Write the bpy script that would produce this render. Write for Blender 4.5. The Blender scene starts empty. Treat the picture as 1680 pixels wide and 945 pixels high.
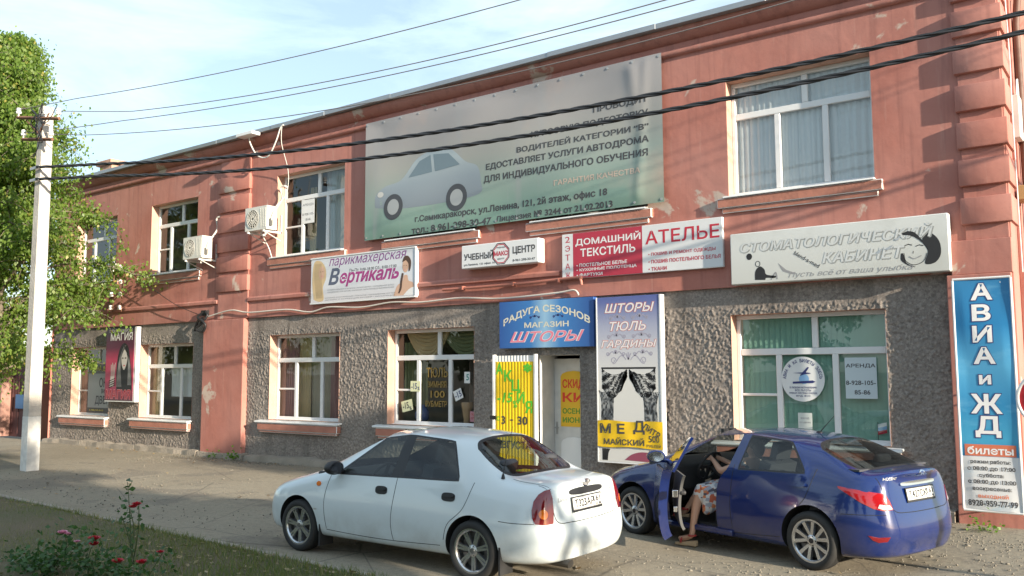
import bpy, bmesh, math, random
import numpy as np
from mathutils import Vector, Matrix
from mathutils.bvhtree import BVHTree

random.seed(7); np.random.seed(7)
S = bpy.context.scene
COL = S.collection
R = math.radians

# ------------------------------------------------------------------ camera
cam_d = bpy.data.cameras.new('camera'); cam = bpy.data.objects.new('camera', cam_d); COL.objects.link(cam)
cam_d.sensor_width = 36.0; cam_d.lens = 31.07; cam_d.clip_end = 3000
yaw, pitch, roll = R(-36.669), R(5.44), R(-0.236)
_f = Vector((math.sin(yaw)*math.cos(pitch), math.cos(yaw)*math.cos(pitch), math.sin(pitch)))
_r = _f.cross(Vector((0, 0, 1))).normalized(); _u = _r.cross(_f)
_r2 = _r*math.cos(roll)+_u*math.sin(roll); _u2 = _u*math.cos(roll)-_r*math.sin(roll)
cam.matrix_world = Matrix(((_r2.x, _u2.x, -_f.x, 0), (_r2.y, _u2.y, -_f.y, -13.0), (_r2.z, _u2.z, -_f.z, 2.0), (0, 0, 0, 1)))
S.camera = cam

# ------------------------------------------------------------------ sun, sky, exposure
SUN_EL, SUN_AZ = R(14.0), R(-10.5)          # azimuth measured from +x
sd = Vector((math.cos(SUN_EL)*math.cos(SUN_AZ), math.cos(SUN_EL)*math.sin(SUN_AZ), math.sin(SUN_EL)))
sun_d = bpy.data.lights.new('sun', 'SUN'); sun_d.energy = 4.7; sun_d.angle = R(0.55); sun_d.color = (1.0, 0.875, 0.70)
sun = bpy.data.objects.new('sun', sun_d); COL.objects.link(sun)
sun.rotation_euler = (-sd).to_track_quat('-Z', 'Y').to_euler()
sun.location = (30, -5, 20)
W = bpy.data.worlds.new('World'); S.world = W; W.use_nodes = True
nt = W.node_tree; nt.nodes.clear()
sky = nt.nodes.new('ShaderNodeTexSky'); sky.sky_type = 'NISHITA'; sky.sun_disc = False
sky.sun_elevation = SUN_EL; sky.sun_rotation = math.pi/2 - SUN_AZ
sky.air_density = 1.0; sky.dust_density = 0.6; sky.ozone_density = 1.5
tc = nt.nodes.new('ShaderNodeTexCoord'); mp = nt.nodes.new('ShaderNodeMapping')
mp.inputs['Scale'].default_value = (1.2, 1.2, 5.0); mp.inputs['Rotation'].default_value = (0.1, 0.25, 0.4)
nz = nt.nodes.new('ShaderNodeTexNoise'); nz.inputs['Scale'].default_value = 2.2; nz.inputs['Detail'].default_value = 7; nz.inputs['Roughness'].default_value = .62
nz.inputs['Distortion'].default_value = .6
rp = nt.nodes.new('ShaderNodeMapRange'); rp.inputs['From Min'].default_value = .40; rp.inputs['From Max'].default_value = .78
rp.inputs['To Min'].default_value = .30; rp.inputs['To Max'].default_value = .85
mx = nt.nodes.new('ShaderNodeMix'); mx.data_type = 'RGBA'
mx.inputs['B'].default_value = (5.2, 6.3, 6.95, 1)
bg = nt.nodes.new('ShaderNodeBackground'); bg.inputs['Strength'].default_value = 0.10
wo = nt.nodes.new('ShaderNodeOutputWorld')
nt.links.new(tc.outputs['Generated'], mp.inputs['Vector']); nt.links.new(mp.outputs['Vector'], nz.inputs['Vector'])
nt.links.new(nz.outputs['Fac'], rp.inputs['Value']); nt.links.new(rp.outputs['Result'], mx.inputs['Factor'])
nt.links.new(sky.outputs['Color'], mx.inputs['A']); nt.links.new(mx.outputs['Result'], bg.inputs['Color'])
nt.links.new(bg.outputs['Background'], wo.inputs['Surface'])
S.view_settings.view_transform = 'Standard'; S.view_settings.look = 'None'
S.view_settings.exposure = 1.22; S.view_settings.gamma = 1.0; S.view_settings.use_curve_mapping = False

# ------------------------------------------------------------------ materials
MATS = {}
def mat(name, col, rough=.6, metal=0.0, var=.12, vs=2.5, bump=0.0, bs=40.0, coat=0.0, spec=.5, detail=5):
    if name in MATS: return MATS[name]
    m = bpy.data.materials.new(name); m.use_nodes = True
    n = m.node_tree; b = n.nodes['Principled BSDF']
    b.inputs['Roughness'].default_value = rough; b.inputs['Metallic'].default_value = metal
    b.inputs['Coat Weight'].default_value = coat; b.inputs['Coat Roughness'].default_value = .04
    b.inputs['Specular IOR Level'].default_value = spec
    t = n.nodes.new('ShaderNodeTexCoord')
    if var > 0:
        z = n.nodes.new('ShaderNodeTexNoise'); z.inputs['Scale'].default_value = vs; z.inputs['Detail'].default_value = detail
        x = n.nodes.new('ShaderNodeMix'); x.data_type = 'RGBA'
        x.inputs['A'].default_value = (*[c*(1-var) for c in col], 1); x.inputs['B'].default_value = (*[min(1, c*(1+var)) for c in col], 1)
        n.links.new(t.outputs['Object'], z.inputs['Vector']); n.links.new(z.outputs['Fac'], x.inputs['Factor'])
        n.links.new(x.outputs['Result'], b.inputs['Base Color'])
    else: b.inputs['Base Color'].default_value = (*col, 1)
    if bump > 0:
        z2 = n.nodes.new('ShaderNodeTexNoise'); z2.inputs['Scale'].default_value = bs; z2.inputs['Detail'].default_value = 6
        bp = n.nodes.new('ShaderNodeBump'); bp.inputs['Strength'].default_value = bump; bp.inputs['Distance'].default_value = .02
        n.links.new(t.outputs['Object'], z2.inputs['Vector']); n.links.new(z2.outputs['Fac'], bp.inputs['Height'])
        n.links.new(bp.outputs['Normal'], b.inputs['Normal'])
    MATS[name] = m
    return m

def ramp_node(n, stops, interp='LINEAR'):
    r = n.nodes.new('ShaderNodeValToRGB'); r.color_ramp.interpolation = interp
    e = r.color_ramp.elements
    while len(e) < len(stops): e.new(.5)
    for i, (p, c) in enumerate(stops):
        e[i].position = p; e[i].color = (*c, 1) if len(c) == 3 else c
    return r

def mixrgb(n, fac, a, b):
    x = n.nodes.new('ShaderNodeMix'); x.data_type = 'RGBA'
    for key, v in (('Factor', fac), ('A', a), ('B', b)):
        if isinstance(v, bpy.types.NodeSocket): n.links.new(v, x.inputs[key])
        elif key == 'Factor': x.inputs[key].default_value = v
        else: x.inputs[key].default_value = (*v, 1)
    return x.outputs['Result']

def noise(n, vec, scale, detail=5, rough=.55, dist=0.0, mapscale=None):
    z = n.nodes.new('ShaderNodeTexNoise'); z.inputs['Scale'].default_value = scale; z.inputs['Detail'].default_value = detail
    z.inputs['Roughness'].default_value = rough; z.inputs['Distortion'].default_value = dist
    if mapscale:
        m = n.nodes.new('ShaderNodeMapping'); m.inputs['Scale'].default_value = mapscale
        n.links.new(vec, m.inputs['Vector']); vec = m.outputs['Vector']
    n.links.new(vec, z.inputs['Vector']); return z.outputs['Fac']

def maprange(n, v, a, b, c=0.0, d=1.0):
    r = n.nodes.new('ShaderNodeMapRange'); r.inputs['From Min'].default_value = a; r.inputs['From Max'].default_value = b
    r.inputs['To Min'].default_value = c; r.inputs['To Max'].default_value = d
    n.links.new(v, r.inputs['Value']); return r.outputs['Result']

def newmat(name):
    m = bpy.data.materials.new(name); m.use_nodes = True
    n = m.node_tree; t = n.nodes.new('ShaderNodeTexCoord')
    return m, n, n.nodes['Principled BSDF'], t

def red_paint():
    m, n, b, t = newmat('red_limewash'); o = t.outputs['Object']
    base = mixrgb(n, maprange(n, noise(n, o, .7, 6), .3, .7), (.365, .135, .105), (.465, .19, .15))
    base = mixrgb(n, maprange(n, noise(n, o, 9, 5, .7), .45, .8, 0, .45), base, (.48, .21, .165))
    base = mixrgb(n, maprange(n, noise(n, o, .35, 3), .42, .62, 0, .55), base, (.43, .215, .185))
    streak = noise(n, o, 2.2, 4, .6, 0, (3.0, 3.0, .14))
    base = mixrgb(n, maprange(n, streak, .52, .76, 0, .55), base, (.20, .08, .07))
    pale = noise(n, o, 3.1, 4, .6, 0, (2.4, 2.4, .22))
    base = mixrgb(n, maprange(n, pale, .60, .76, 0, .5), base, (.50, .30, .25))
    base = mixrgb(n, maprange(n, noise(n, o, 26, 4, .7), .62, .74, 0, .5), base, (.24, .10, .085))
    wear = maprange(n, noise(n, o, 1.15, 8, .62, .4), .625, .66)
    base = mixrgb(n, wear, base, (.50, .40, .34))
    n.links.new(base, b.inputs['Base Color']); b.inputs['Roughness'].default_value = .85
    bp = n.nodes.new('ShaderNodeBump'); bp.inputs['Strength'].default_value = .42; bp.inputs['Distance'].default_value = .03
    h = n.nodes.new('ShaderNodeMath'); h.operation = 'ADD'
    n.links.new(maprange(n, noise(n, o, 5, 5, .5), 0, 1, 0, .55), h.inputs[0]); n.links.new(maprange(n, noise(n, o, 1.1, 2), 0, 1, 0, 1.6), h.inputs[1])
    n.links.new(h.outputs[0], bp.inputs['Height']); n.links.new(bp.outputs['Normal'], b.inputs['Normal'])
    return m
def stucco():
    m, n, b, t = newmat('roughcast_render'); o = t.outputs['Object']
    base = mixrgb(n, maprange(n, noise(n, o, .9, 5), .3, .7), (.20, .17, .152), (.275, .24, .212))
    base = mixrgb(n, maprange(n, noise(n, o, 30, 3, .6), .48, .62, 0, .8), base, (.34, .30, .265))
    base = mixrgb(n, maprange(n, noise(n, o, 24, 3, .6), .36, .48, .6, 0), base, (.115, .097, .085))
    base = mixrgb(n, maprange(n, noise(n, o, .8, 6, .65, 0, (2.2, 2.2, .5)), .52, .70, 0, .7), base, (.10, .085, .075))
    base = mixrgb(n, maprange(n, noise(n, o, 1.7, 7, .65), .62, .70, 0, .6), base, (.34, .30, .265))
    n.links.new(base, b.inputs['Base Color']); b.inputs['Roughness'].default_value = .95
    bp = n.nodes.new('ShaderNodeBump'); bp.inputs['Strength'].default_value = .5; bp.inputs['Distance'].default_value = .01
    n.links.new(noise(n, o, 90, 3), bp.inputs['Height']); n.links.new(bp.outputs['Normal'], b.inputs['Normal'])
    return m
def asphalt():
    m, n, b, t = newmat('worn_asphalt'); o = t.outputs['Object']
    base = mixrgb(n, maprange(n, noise(n, o, .35, 6), .3, .7), (.235, .20, .145), (.31, .27, .20))
    base = mixrgb(n, maprange(n, noise(n, o, 60, 4, .7), .52, .72, 0, .75), base, (.36, .315, .24))
    base = mixrgb(n, maprange(n, noise(n, o, 75, 2, .6), .30, .42, .7, 0), base, (.07, .06, .055))
    base = mixrgb(n, maprange(n, noise(n, o, 1.4, 8, .7), .56, .66, 0, .6), base, (.13, .112, .09))
    base = mixrgb(n, maprange(n, noise(n, o, .28, 7, .6), .55, .575, 0, .45), base, (.12, .105, .09))
    base = mixrgb(n, maprange(n, noise(n, o, 13, 6, .75), .50, .68, 0, .55), base, (.13, .11, .085))
    base = mixrgb(n, maprange(n, noise(n, o, 19, 5, .75), .54, .68, 0, .55), base, (.38, .33, .25))
    vor = n.nodes.new('ShaderNodeTexVoronoi'); vor.feature = 'DISTANCE_TO_EDGE'; vor.inputs['Scale'].default_value = .45
    n.links.new(o, vor.inputs['Vector'])
    crack = maprange(n, vor.outputs['Distance'], .0, .006, .6, 0)
    base = mixrgb(n, crack, base, (.07, .06, .05))
    n.links.new(base, b.inputs['Base Color']); b.inputs['Roughness'].default_value = .93
    bp = n.nodes.new('ShaderNodeBump'); bp.inputs['Strength'].default_value = .75; bp.inputs['Distance'].default_value = .012
    h = n.nodes.new('ShaderNodeMath'); h.operation = 'ADD'
    n.links.new(noise(n, o, 70, 4, .7), h.inputs[0]); n.links.new(noise(n, o, 12, 4), h.inputs[1])
    n.links.new(h.outputs[0], bp.inputs['Height']); n.links.new(bp.outputs['Normal'], b.inputs['Normal'])
    return m
def soil():
    m, n, b, t = newmat('dry_lawn_soil'); o = t.outputs['Object']
    base = mixrgb(n, maprange(n, noise(n, o, .8, 6), .35, .65), (.13, .10, .06), (.075, .085, .032))
    base = mixrgb(n, maprange(n, noise(n, o, 25, 5, .7), .4, .7, 0, .7), base, (.15, .115, .07))
    n.links.new(base, b.inputs['Base Color']); b.inputs['Roughness'].default_value = 1
    bp = n.nodes.new('ShaderNodeBump'); bp.inputs['Strength'].default_value = .8; bp.inputs['Distance'].default_value = .03
    n.links.new(noise(n, o, 30, 5), bp.inputs['Height']); n.links.new(bp.outputs['Normal'], b.inputs['Normal'])
    return m
def leafmat(name, c1, c2, c3, trans=.45):
    m, n, b, t = newmat(name)
    g = n.nodes.new('ShaderNodeNewGeometry')
    r = ramp_node(n, [(0, c1), (.5, c2), (.93, c2), (1, c3)])
    n.links.new(g.outputs['Random Per Island'], r.inputs['Fac'])
    b.inputs['Roughness'].default_value = .45; n.links.new(r.outputs['Color'], b.inputs['Base Color'])
    tr = n.nodes.new('ShaderNodeBsdfTranslucent'); ms = n.nodes.new('ShaderNodeMixShader'); ms.inputs[0].default_value = trans
    hs = n.nodes.new('ShaderNodeHueSaturation'); hs.inputs['Value'].default_value = 1.5; hs.inputs['Saturation'].default_value = 1.1
    n.links.new(r.outputs['Color'], hs.inputs['Color']); n.links.new(hs.outputs['Color'], tr.inputs['Color'])
    n.links.new(b.outputs['BSDF'], ms.inputs[1]); n.links.new(tr.outputs['BSDF'], ms.inputs[2])
    out = n.nodes['Material Output']; n.links.new(ms.outputs[0], out.inputs['Surface'])
    return m
def glassmat(name, tint, boost=1.0, rough=0.0, ior=1.55, wob=0.0):
    m = bpy.data.materials.new(name); m.use_nodes = True; n = m.node_tree; n.nodes.clear()
    tr = n.nodes.new('ShaderNodeBsdfTransparent'); tr.inputs['Color'].default_value = (*tint, 1)
    gl = n.nodes.new('ShaderNodeBsdfGlossy'); gl.inputs['Roughness'].default_value = rough
    fr = n.nodes.new('ShaderNodeLayerWeight'); fr.inputs['Blend'].default_value = .5
    p5 = n.nodes.new('ShaderNodeMath'); p5.operation = 'POWER'; p5.inputs[1].default_value = 5.0
    f0 = ((ior-1)/(ior+1))**2
    mu = n.nodes.new('ShaderNodeMath'); mu.operation = 'MULTIPLY_ADD'; mu.inputs[1].default_value = (1-f0)*boost; mu.inputs[2].default_value = f0*boost; mu.use_clamp = True
    if wob > 0:
        t = n.nodes.new('ShaderNodeTexCoord'); bp = n.nodes.new('ShaderNodeBump'); bp.inputs['Strength'].default_value = wob; bp.inputs['Distance'].default_value = .02
        n.links.new(noise(n, t.outputs['Object'], 1.3, 1), bp.inputs['Height']); n.links.new(bp.outputs['Normal'], gl.inputs['Normal'])
    ms = n.nodes.new('ShaderNodeMixShader'); out = n.nodes.new('ShaderNodeOutputMaterial')
    n.links.new(fr.outputs['Facing'], p5.inputs[0]); n.links.new(p5.outputs[0], mu.inputs[0]); n.links.new(mu.outputs[0], ms.inputs[0])
    n.links.new(tr.outputs[0], ms.inputs[1]); n.links.new(gl.outputs[0], ms.inputs[2]); n.links.new(ms.outputs[0], out.inputs['Surface'])
    return m
def paint(name, col, metal=0.0, rough=.35, inner=(.05, .05, .055), dust=.25):
    m, n, b, t = newmat(name); o = t.outputs['Object']
    c = mixrgb(n, maprange(n, noise(n, o, 1.5, 5), .35, .75, 0, dust), col, tuple(min(1, x*.8+.05) for x in col))
    sx = n.nodes.new('ShaderNodeSeparateXYZ'); n.links.new(o, sx.inputs[0])
    dm = n.nodes.new('ShaderNodeMath'); dm.operation = 'MULTIPLY'; n.links.new(maprange(n, sx.outputs['Z'], .15, .62, min(.7, dust*4), 0), dm.inputs[0]); n.links.new(maprange(n, noise(n, o, 4, 6, .65), .35, .7), dm.inputs[1])
    c = mixrgb(n, dm.outputs[0], c, (.22, .185, .14))
    rg = maprange(n, noise(n, o, 3, 6, .7), .3, .75, rough, rough+dust*.9); n.links.new(rg, b.inputs['Roughness'])
    g = n.nodes.new('ShaderNodeNewGeometry')
    c2 = mixrgb(n, g.outputs['Backfacing'], c, inner)
    n.links.new(c2, b.inputs['Base Color']); b.inputs['Metallic'].default_value = metal; b.inputs['Roughness'].default_value = rough
    b.inputs['Coat Weight'].default_value = 1.0; b.inputs['Coat Roughness'].default_value = .05
    return m
def gradmat(name, stops, rough=.5, nmix=None, axis='Z', nscale=1.2):
    """printed sheet whose ink runs from one colour to another along its height"""
    m, n, b, t = newmat(name)
    sx = n.nodes.new('ShaderNodeSeparateXYZ'); n.links.new(t.outputs['Generated'], sx.inputs[0])
    r = ramp_node(n, stops); n.links.new(sx.outputs[axis], r.inputs['Fac'])
    c = r.outputs['Color']
    if nmix:
        for (col, a, bb, sc, mpv) in nmix:
            c = mixrgb(n, maprange(n, noise(n, t.outputs['Object'], sc, 4, .55, 0, mpv), a, bb, 0, .8), c, col)
    n.links.new(c, b.inputs['Base Color']); b.inputs['Roughness'].default_value = rough
    return m

# ------------------------------------------------------------------ mesh helpers
def root_loc(o):
    while o.parent: o = o.parent
    return o.location.copy()

class MB:
    def __init__(s): s.v = []; s.f = []; s.m = []
    def add(s, vs, fs, m=0):
        k = len(s.v); s.v.extend([tuple(p) for p in vs]); s.f.extend([tuple(i+k for i in f) for f in fs]); s.m.extend([m]*len(fs)); return s
    def box(s, x0, x1, y0, y1, z0, z1, m=0):
        return s.add([(x0,y0,z0),(x1,y0,z0),(x1,y1,z0),(x0,y1,z0),(x0,y0,z1),(x1,y0,z1),(x1,y1,z1),(x0,y1,z1)],
              [(0,3,2,1),(4,5,6,7),(0,1,5,4),(1,2,6,5),(2,3,7,6),(3,0,4,7)], m)
    def quad(s, a, b, c, d, m=0): return s.add([a, b, c, d], [(0, 1, 2, 3)], m)
    def prism(s, poly, y0, y1, m=0, axis='y'):
        n = len(poly)
        if axis == 'y': A = [(p[0], y0, p[1]) for p in poly]; B = [(p[0], y1, p[1]) for p in poly]
        elif axis == 'x': A = [(y0, p[0], p[1]) for p in poly]; B = [(y1, p[0], p[1]) for p in poly]
        else: A = [(p[0], p[1], y0) for p in poly]; B = [(p[0], p[1], y1) for p in poly]
        return s.add(A+B, [tuple(range(n)), tuple(range(2*n-1, n-1, -1))]+[(i, i+n, (i+1) % n+n, (i+1) % n) for i in range(n)], m)
    def tube(s, pts, r, n=8, m=0, closed=False):
        P = [Vector(p) for p in pts]; k = len(P); rad = r if isinstance(r, (list, tuple)) else [r]*k
        vs = []; prev = None
        for i, p in enumerate(P):
            if closed: d = P[(i+1) % k]-P[i-1]
            else: d = P[min(i+1, k-1)]-P[max(i-1, 0)]
            d.normalize() if d.length > 1e-9 else None
            if prev is None:
                a = Vector((0, 0, 1)) if abs(d.z) < .9 else Vector((1, 0, 0)); u = d.cross(a).normalized()
            else:
                u = prev-d*prev.dot(d); u = u.normalized() if u.length > 1e-6 else d.orthogonal().normalized()
            prev = u; w = d.cross(u)
            for j in range(n):
                a = 2*math.pi*j/n; q = p+(u*math.cos(a)+w*math.sin(a))*rad[i]; vs.append(q)
        fs = [(i*n+j, i*n+(j+1) % n, (i+1)*n+(j+1) % n, (i+1)*n+j) for i in range(k-1) for j in range(n)]
        if closed: fs += [((k-1)*n+j, (k-1)*n+(j+1) % n, (j+1) % n, j) for j in range(n)]
        else: fs += [tuple(range(n-1, -1, -1)), tuple(range((k-1)*n, k*n))]
        return s.add(vs, fs, m)
    def lathe(s, prof, c, axis='z', n=24, m=0, closed=False):
        vs = []
        for (r, h) in prof:
            for j in range(n):
                a = 2*math.pi*j/n; x, y = r*math.cos(a), r*math.sin(a)
                if axis == 'z': vs.append((c[0]+x, c[1]+y, c[2]+h))
                elif axis == 'y': vs.append((c[0]+x, c[1]+h, c[2]+y))
                else: vs.append((c[0]+h, c[1]+x, c[2]+y))
        k = len(prof)
        fs = [(i*n+j, i*n+(j+1) % n, (i+1)*n+(j+1) % n, (i+1)*n+j) for i in range(k-1) for j in range(n)]
        if closed: fs += [((k-1)*n+j, (k-1)*n+(j+1) % n, (j+1) % n, j) for j in range(n)]
        else: fs += [tuple(range(n)), tuple(range((k-1)*n, k*n))]
        return s.add(vs, fs, m)
    def ball(s, c, rx, ry=None, rz=None, m=0, nu=14, nv=9):
        ry = ry or rx; rz = rz or rx; vs = []
        for i in range(1, nv):
            t = math.pi*i/nv
            for j in range(nu):
                a = 2*math.pi*j/nu; vs.append((c[0]+rx*math.sin(t)*math.cos(a), c[1]+ry*math.sin(t)*math.sin(a), c[2]+rz*math.cos(t)))
        b = len(vs); vs += [(c[0], c[1], c[2]+rz), (c[0], c[1], c[2]-rz)]
        fs = [(i*nu+j, (i+1)*nu+j, (i+1)*nu+(j+1) % nu, i*nu+(j+1) % nu) for i in range(nv-2) for j in range(nu)]
        fs += [(b, j, (j+1) % nu) for j in range(nu)]+[(b+1, (nv-2)*nu+(j+1) % nu, (nv-2)*nu+j) for j in range(nu)]
        return s.add(vs, fs, m)
    def xf(s, M, start=0):
        for i in range(start, len(s.v)): s.v[i] = tuple(M @ Vector(s.v[i]))
        return s
    def build(s, name, mats, parent=None, local=False, smooth=0, bevel=0.0, seg=2, recalc=True):
        me = bpy.data.meshes.new(name)
        off = root_loc(parent) if (parent is not None and not local) else Vector((0, 0, 0))
        me.from_pydata([(p[0]-off.x, p[1]-off.y, p[2]-off.z) for p in s.v], [], s.f)
        if not isinstance(mats, (list, tuple)): mats = [mats]
        for m in mats: me.materials.append(m)
        me.polygons.foreach_set('material_index', s.m)
        if recalc or bevel:
            bm = bmesh.new(); bm.from_mesh(me)
            if recalc: bmesh.ops.recalc_face_normals(bm, faces=bm.faces)
            if bevel:
                es = [e for e in bm.edges if len(e.link_faces) == 2 and e.calc_face_angle(0) > .6]
                bmesh.ops.bevel(bm, geom=es, offset=bevel, segments=seg, affect='EDGES', profile=.5, clamp_overlap=True)
            bm.to_mesh(me); bm.free()
        if smooth:
            me.shade_smooth(); me.set_sharp_from_angle(angle=R(smooth))
        o = bpy.data.objects.new(name, me); COL.objects.link(o)
        if parent is not None: o.parent = parent
        return o

def tag(o, label=None, cat=None, group=None, kind=None):
    if label: o['label'] = label
    if cat: o['category'] = cat
    if group: o['group'] = group
    if kind: o['kind'] = kind
    return o
def thing(name, label, cat, loc=(0, 0, 0), rotz=0, group=None):
    o = bpy.data.objects.new(name, None); COL.objects.link(o); o.location = loc; o.rotation_euler = (0, 0, rotz)
    o.empty_display_size = .2
    return tag(o, label, cat, group)
def copy_tree(o, parent=None):
    c = o.copy(); COL.objects.link(c)
    if parent: c.parent = parent
    for ch in o.children: copy_tree(ch, c)
    return c

_tc = {}
from mathutils.geometry import delaunay_2d_cdt
def _area(q): return sum(q[i-1][0]*q[i][1]-q[i][0]*q[i-1][1] for i in range(len(q)))/2
def _inside(p, q):
    r = False
    for i in range(len(q)):
        a, b = q[i-1], q[i]
        if (a[1] > p[1]) != (b[1] > p[1]) and p[0] < (b[0]-a[0])*(p[1]-a[1])/(b[1]-a[1])+a[0]: r = not r
    return r
def text_geom(body, bold=0.0, shear=0.0, space=1.0):
    """outlines of the built-in font, filled contour by contour -> verts (x, y, layer), faces"""
    key = (body, bold, shear, space)
    if key in _tc: return _tc[key]
    c = bpy.data.curves.new('t', 'FONT'); c.body = body; c.shear = shear; c.resolution_u = 3; c.space_character = space; c.fill_mode = 'NONE'
    o = bpy.data.objects.new('t', c); COL.objects.link(o)
    dg = bpy.context.evaluated_depsgraph_get(); dg.update()
    me = bpy.data.meshes.new_from_object(o.evaluated_get(dg))
    P = [(v.co.x, v.co.y) for v in me.vertices]; nx_ = {e.vertices[0]: e.vertices[1] for e in me.edges}
    bpy.data.objects.remove(o); bpy.data.curves.remove(c); bpy.data.meshes.remove(me)
    seen = set(); L = []
    for v in nx_:
        if v in seen: continue
        q = []; cur = v
        while cur in nx_ and cur not in seen:
            seen.add(cur); p = P[cur]; cur = nx_[cur]
            if not q or abs(p[0]-q[-1][0])+abs(p[1]-q[-1][1]) > 1e-5: q.append(p)
        if len(q) > 2 and abs(q[0][0]-q[-1][0])+abs(q[0][1]-q[-1][1]) < 1e-5: q.pop()
        if len(q) > 2 and abs(_area(q)) > 1e-7: L.append(q)
    A = [_area(q) for q in L]; hole = {}
    for i, q in enumerate(L):
        for j, w in enumerate(L):
            if i != j and A[i]*A[j] < 0 and abs(A[j]) > abs(A[i]) and _inside(q[0], w): hole[i] = j; break
    def fat(q, s):
        if not bold: return q
        out = []; n = len(q)
        for i in range(n):
            d1 = Vector((q[i][0]-q[i-1][0], q[i][1]-q[i-1][1])).normalized(); d2 = Vector((q[(i+1) % n][0]-q[i][0], q[(i+1) % n][1]-q[i][1])).normalized()
            t = d1+d2; t = t.normalized() if t.length > .3 else d1; nn = Vector((t.y, -t.x)); k = max(.5, abs(nn.dot(Vector((d1.y, -d1.x)))))
            out.append((q[i][0]+nn.x*bold*s/k, q[i][1]+nn.y*bold*s/k))
        return out
    V = []; F = []; lay = 0
    for i, q in enumerate(L):
        if i in hole: continue
        grp = [fat(q, 1 if A[i] > 0 else -1)]+[fat(L[h], 1 if A[i] > 0 else -1) for h in hole if hole[h] == i]
        flat = [p for g_ in grp for p in g_]; k0 = len(V); lay += 1
        es = []; k = 0
        for g_ in grp: es += [(k+n_, k+(n_+1) % len(g_)) for n_ in range(len(g_))]; k += len(g_)
        cv, _, cf, *_ = delaunay_2d_cdt([Vector(p) for p in flat], es, [], 0, 1e-6)
        V += [(p.x, p.y, lay % 3) for p in cv]
        for t in cf:
            c_ = (sum(cv[k].x for k in t)/3, sum(cv[k].y for k in t)/3)
            if _inside(c_, grp[0]) and not any(_inside(c_, h_) for h_ in grp[1:]): F.append(tuple(k+k0 for k in t))
    _tc[key] = (V, F); return V, F
def txt(mb, body, x0, z0, w, h, y, m=0, bold=.022, shear=0.0, space=1.0, face='S', warp=None, rot=0.0, cond=True):
    """lettering fitted into the box x0..x0+w, z0..z0+h of a sheet facing -y ('S') or +x ('E', x0 is then y)"""
    V, F = text_geom(body, bold, shear, space)
    if not V: return
    xs = [p[0] for p in V]; ys = [p[1] for p in V]
    ax, ay = min(xs), min(ys); sw = (max(xs)-ax) or 1; sh = (max(ys)-ay) or 1
    if w is None: w = sw*h/sh
    out = []
    for (a, b, ly) in V:
        u = (a-ax)/sw*w; v = (b-ay)/sh*h
        if rot:
            cu, cv = u-w/2, v-h/2; u = cu*math.cos(rot)-cv*math.sin(rot)+w/2; v = cu*math.sin(rot)+cv*math.cos(rot)+h/2
        X, Z = x0+u, z0+v
        if warp: X, Z = warp(X, Z)
        yy = (y(X, Z) if callable(y) else y)+(ly*.0003 if face == 'E' else -ly*.0003)
        out.append((X, yy, Z) if face == 'S' else (yy, X, Z))
    mb.add(out, F, m)
# ------------------------------------------------------------------ shared materials
RED = red_paint(); STUC = stucco(); ASPH = asphalt(); SOIL = soil()
PVC = mat('white_pvc', (.72, .73, .73), .35, var=.06)
PVCD = mat('dirty_white_board', (.62, .61, .58), .6, var=.2, vs=6)
METALG = mat('grey_roof_metal', (.33, .35, .37), .45, .6, var=.15)
REV = mat('salmon_reveal', (.52, .32, .245), .85, var=.2, vs=5, bump=.3, bs=12)
SILLM = mat('worn_red_sill', (.42, .18, .13), .85, var=.35, vs=4, bump=.3, bs=15)
CONC = mat('rough_concrete', (.30, .26, .215), .95, var=.35, vs=3, bump=.9, bs=18)
DARK = mat('dark_room', (.05, .048, .045), .9, var=0)
BLACK = mat('black_plastic', (.018, .018, .02), .5, var=0)
RUBBER = mat('black_rubber', (.02, .02, .021), .75, var=.2)
CHROME = mat('chrome', (.75, .75, .77), .12, 1.0, var=0)
STEEL = mat('galvanised_steel', (.45, .45, .44), .5, .7, var=.2)
RUST = mat('rusty_steel', (.20, .10, .06), .8, .3, var=.4)
GLASS = glassmat('window_glass', (.84, .88, .87), 1.5, wob=.10, ior=1.6)
WHITE = mat('white_sheet', (.74, .74, .74), .5, var=.08)
INK = mat('black_ink', (.02, .02, .022), .6, var=0)

# ------------------------------------------------------------------ ground
g = MB(); g.quad((-1500, -1500, -.14), (1500, -1500, -.14), (1500, 1500, -.14), (-1500, 1500, -.14))
tag(g.build('ground', mat('bare_earth', (.19, .165, .125), .95, var=.3, vs=.3, bump=.4, bs=6)), kind='structure')
def dip(x, y): return -.06*np.exp(-(((x+3.9)/2.7)**2+((y+2.6)/1.9)**2)**2)      # the worn hollow the blue car stands in
def kerb_y(x): return -6.12-.052*(x+17)
# the yard: a slightly uneven worn sheet between the lawn kerb and the wall
nx, ny = 260, 60
xs = np.linspace(-60, 40, nx+1)
vv = []; ff = []
rng = np.random.RandomState(3); hz = rng.rand(nx+1, ny+1)
def blur(a, sx, sy):
    fx = np.fft.fftfreq(a.shape[0])[:, None]; fy = np.fft.fftfreq(a.shape[1])[None, :]
    k = np.exp(-2*np.pi**2*((fx*sx)**2+(fy*sy)**2)); b = np.real(np.fft.ifft2(np.fft.fft2(a)*k)); return (b-b.mean())/(b.std()+1e-9)
hz = blur(hz, 2.5, 3)*.008
for i in range(nx+1):
    y0 = kerb_y(xs[i])
    for j in range(ny+1):
        yy = y0+(0.05-y0)*j/ny; vv.append((xs[i], yy, max(-.015, .004+hz[i, j])+dip(xs[i], yy)))
for i in range(nx):
    for j in range(ny):
        a = i*(ny+1)+j; ff.append((a, a+ny+1, a+ny+2, a+1))
rd = MB(); rd.add(vv, ff); tag(rd.build('yard_road', ASPH, smooth=60), kind='structure')
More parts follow.
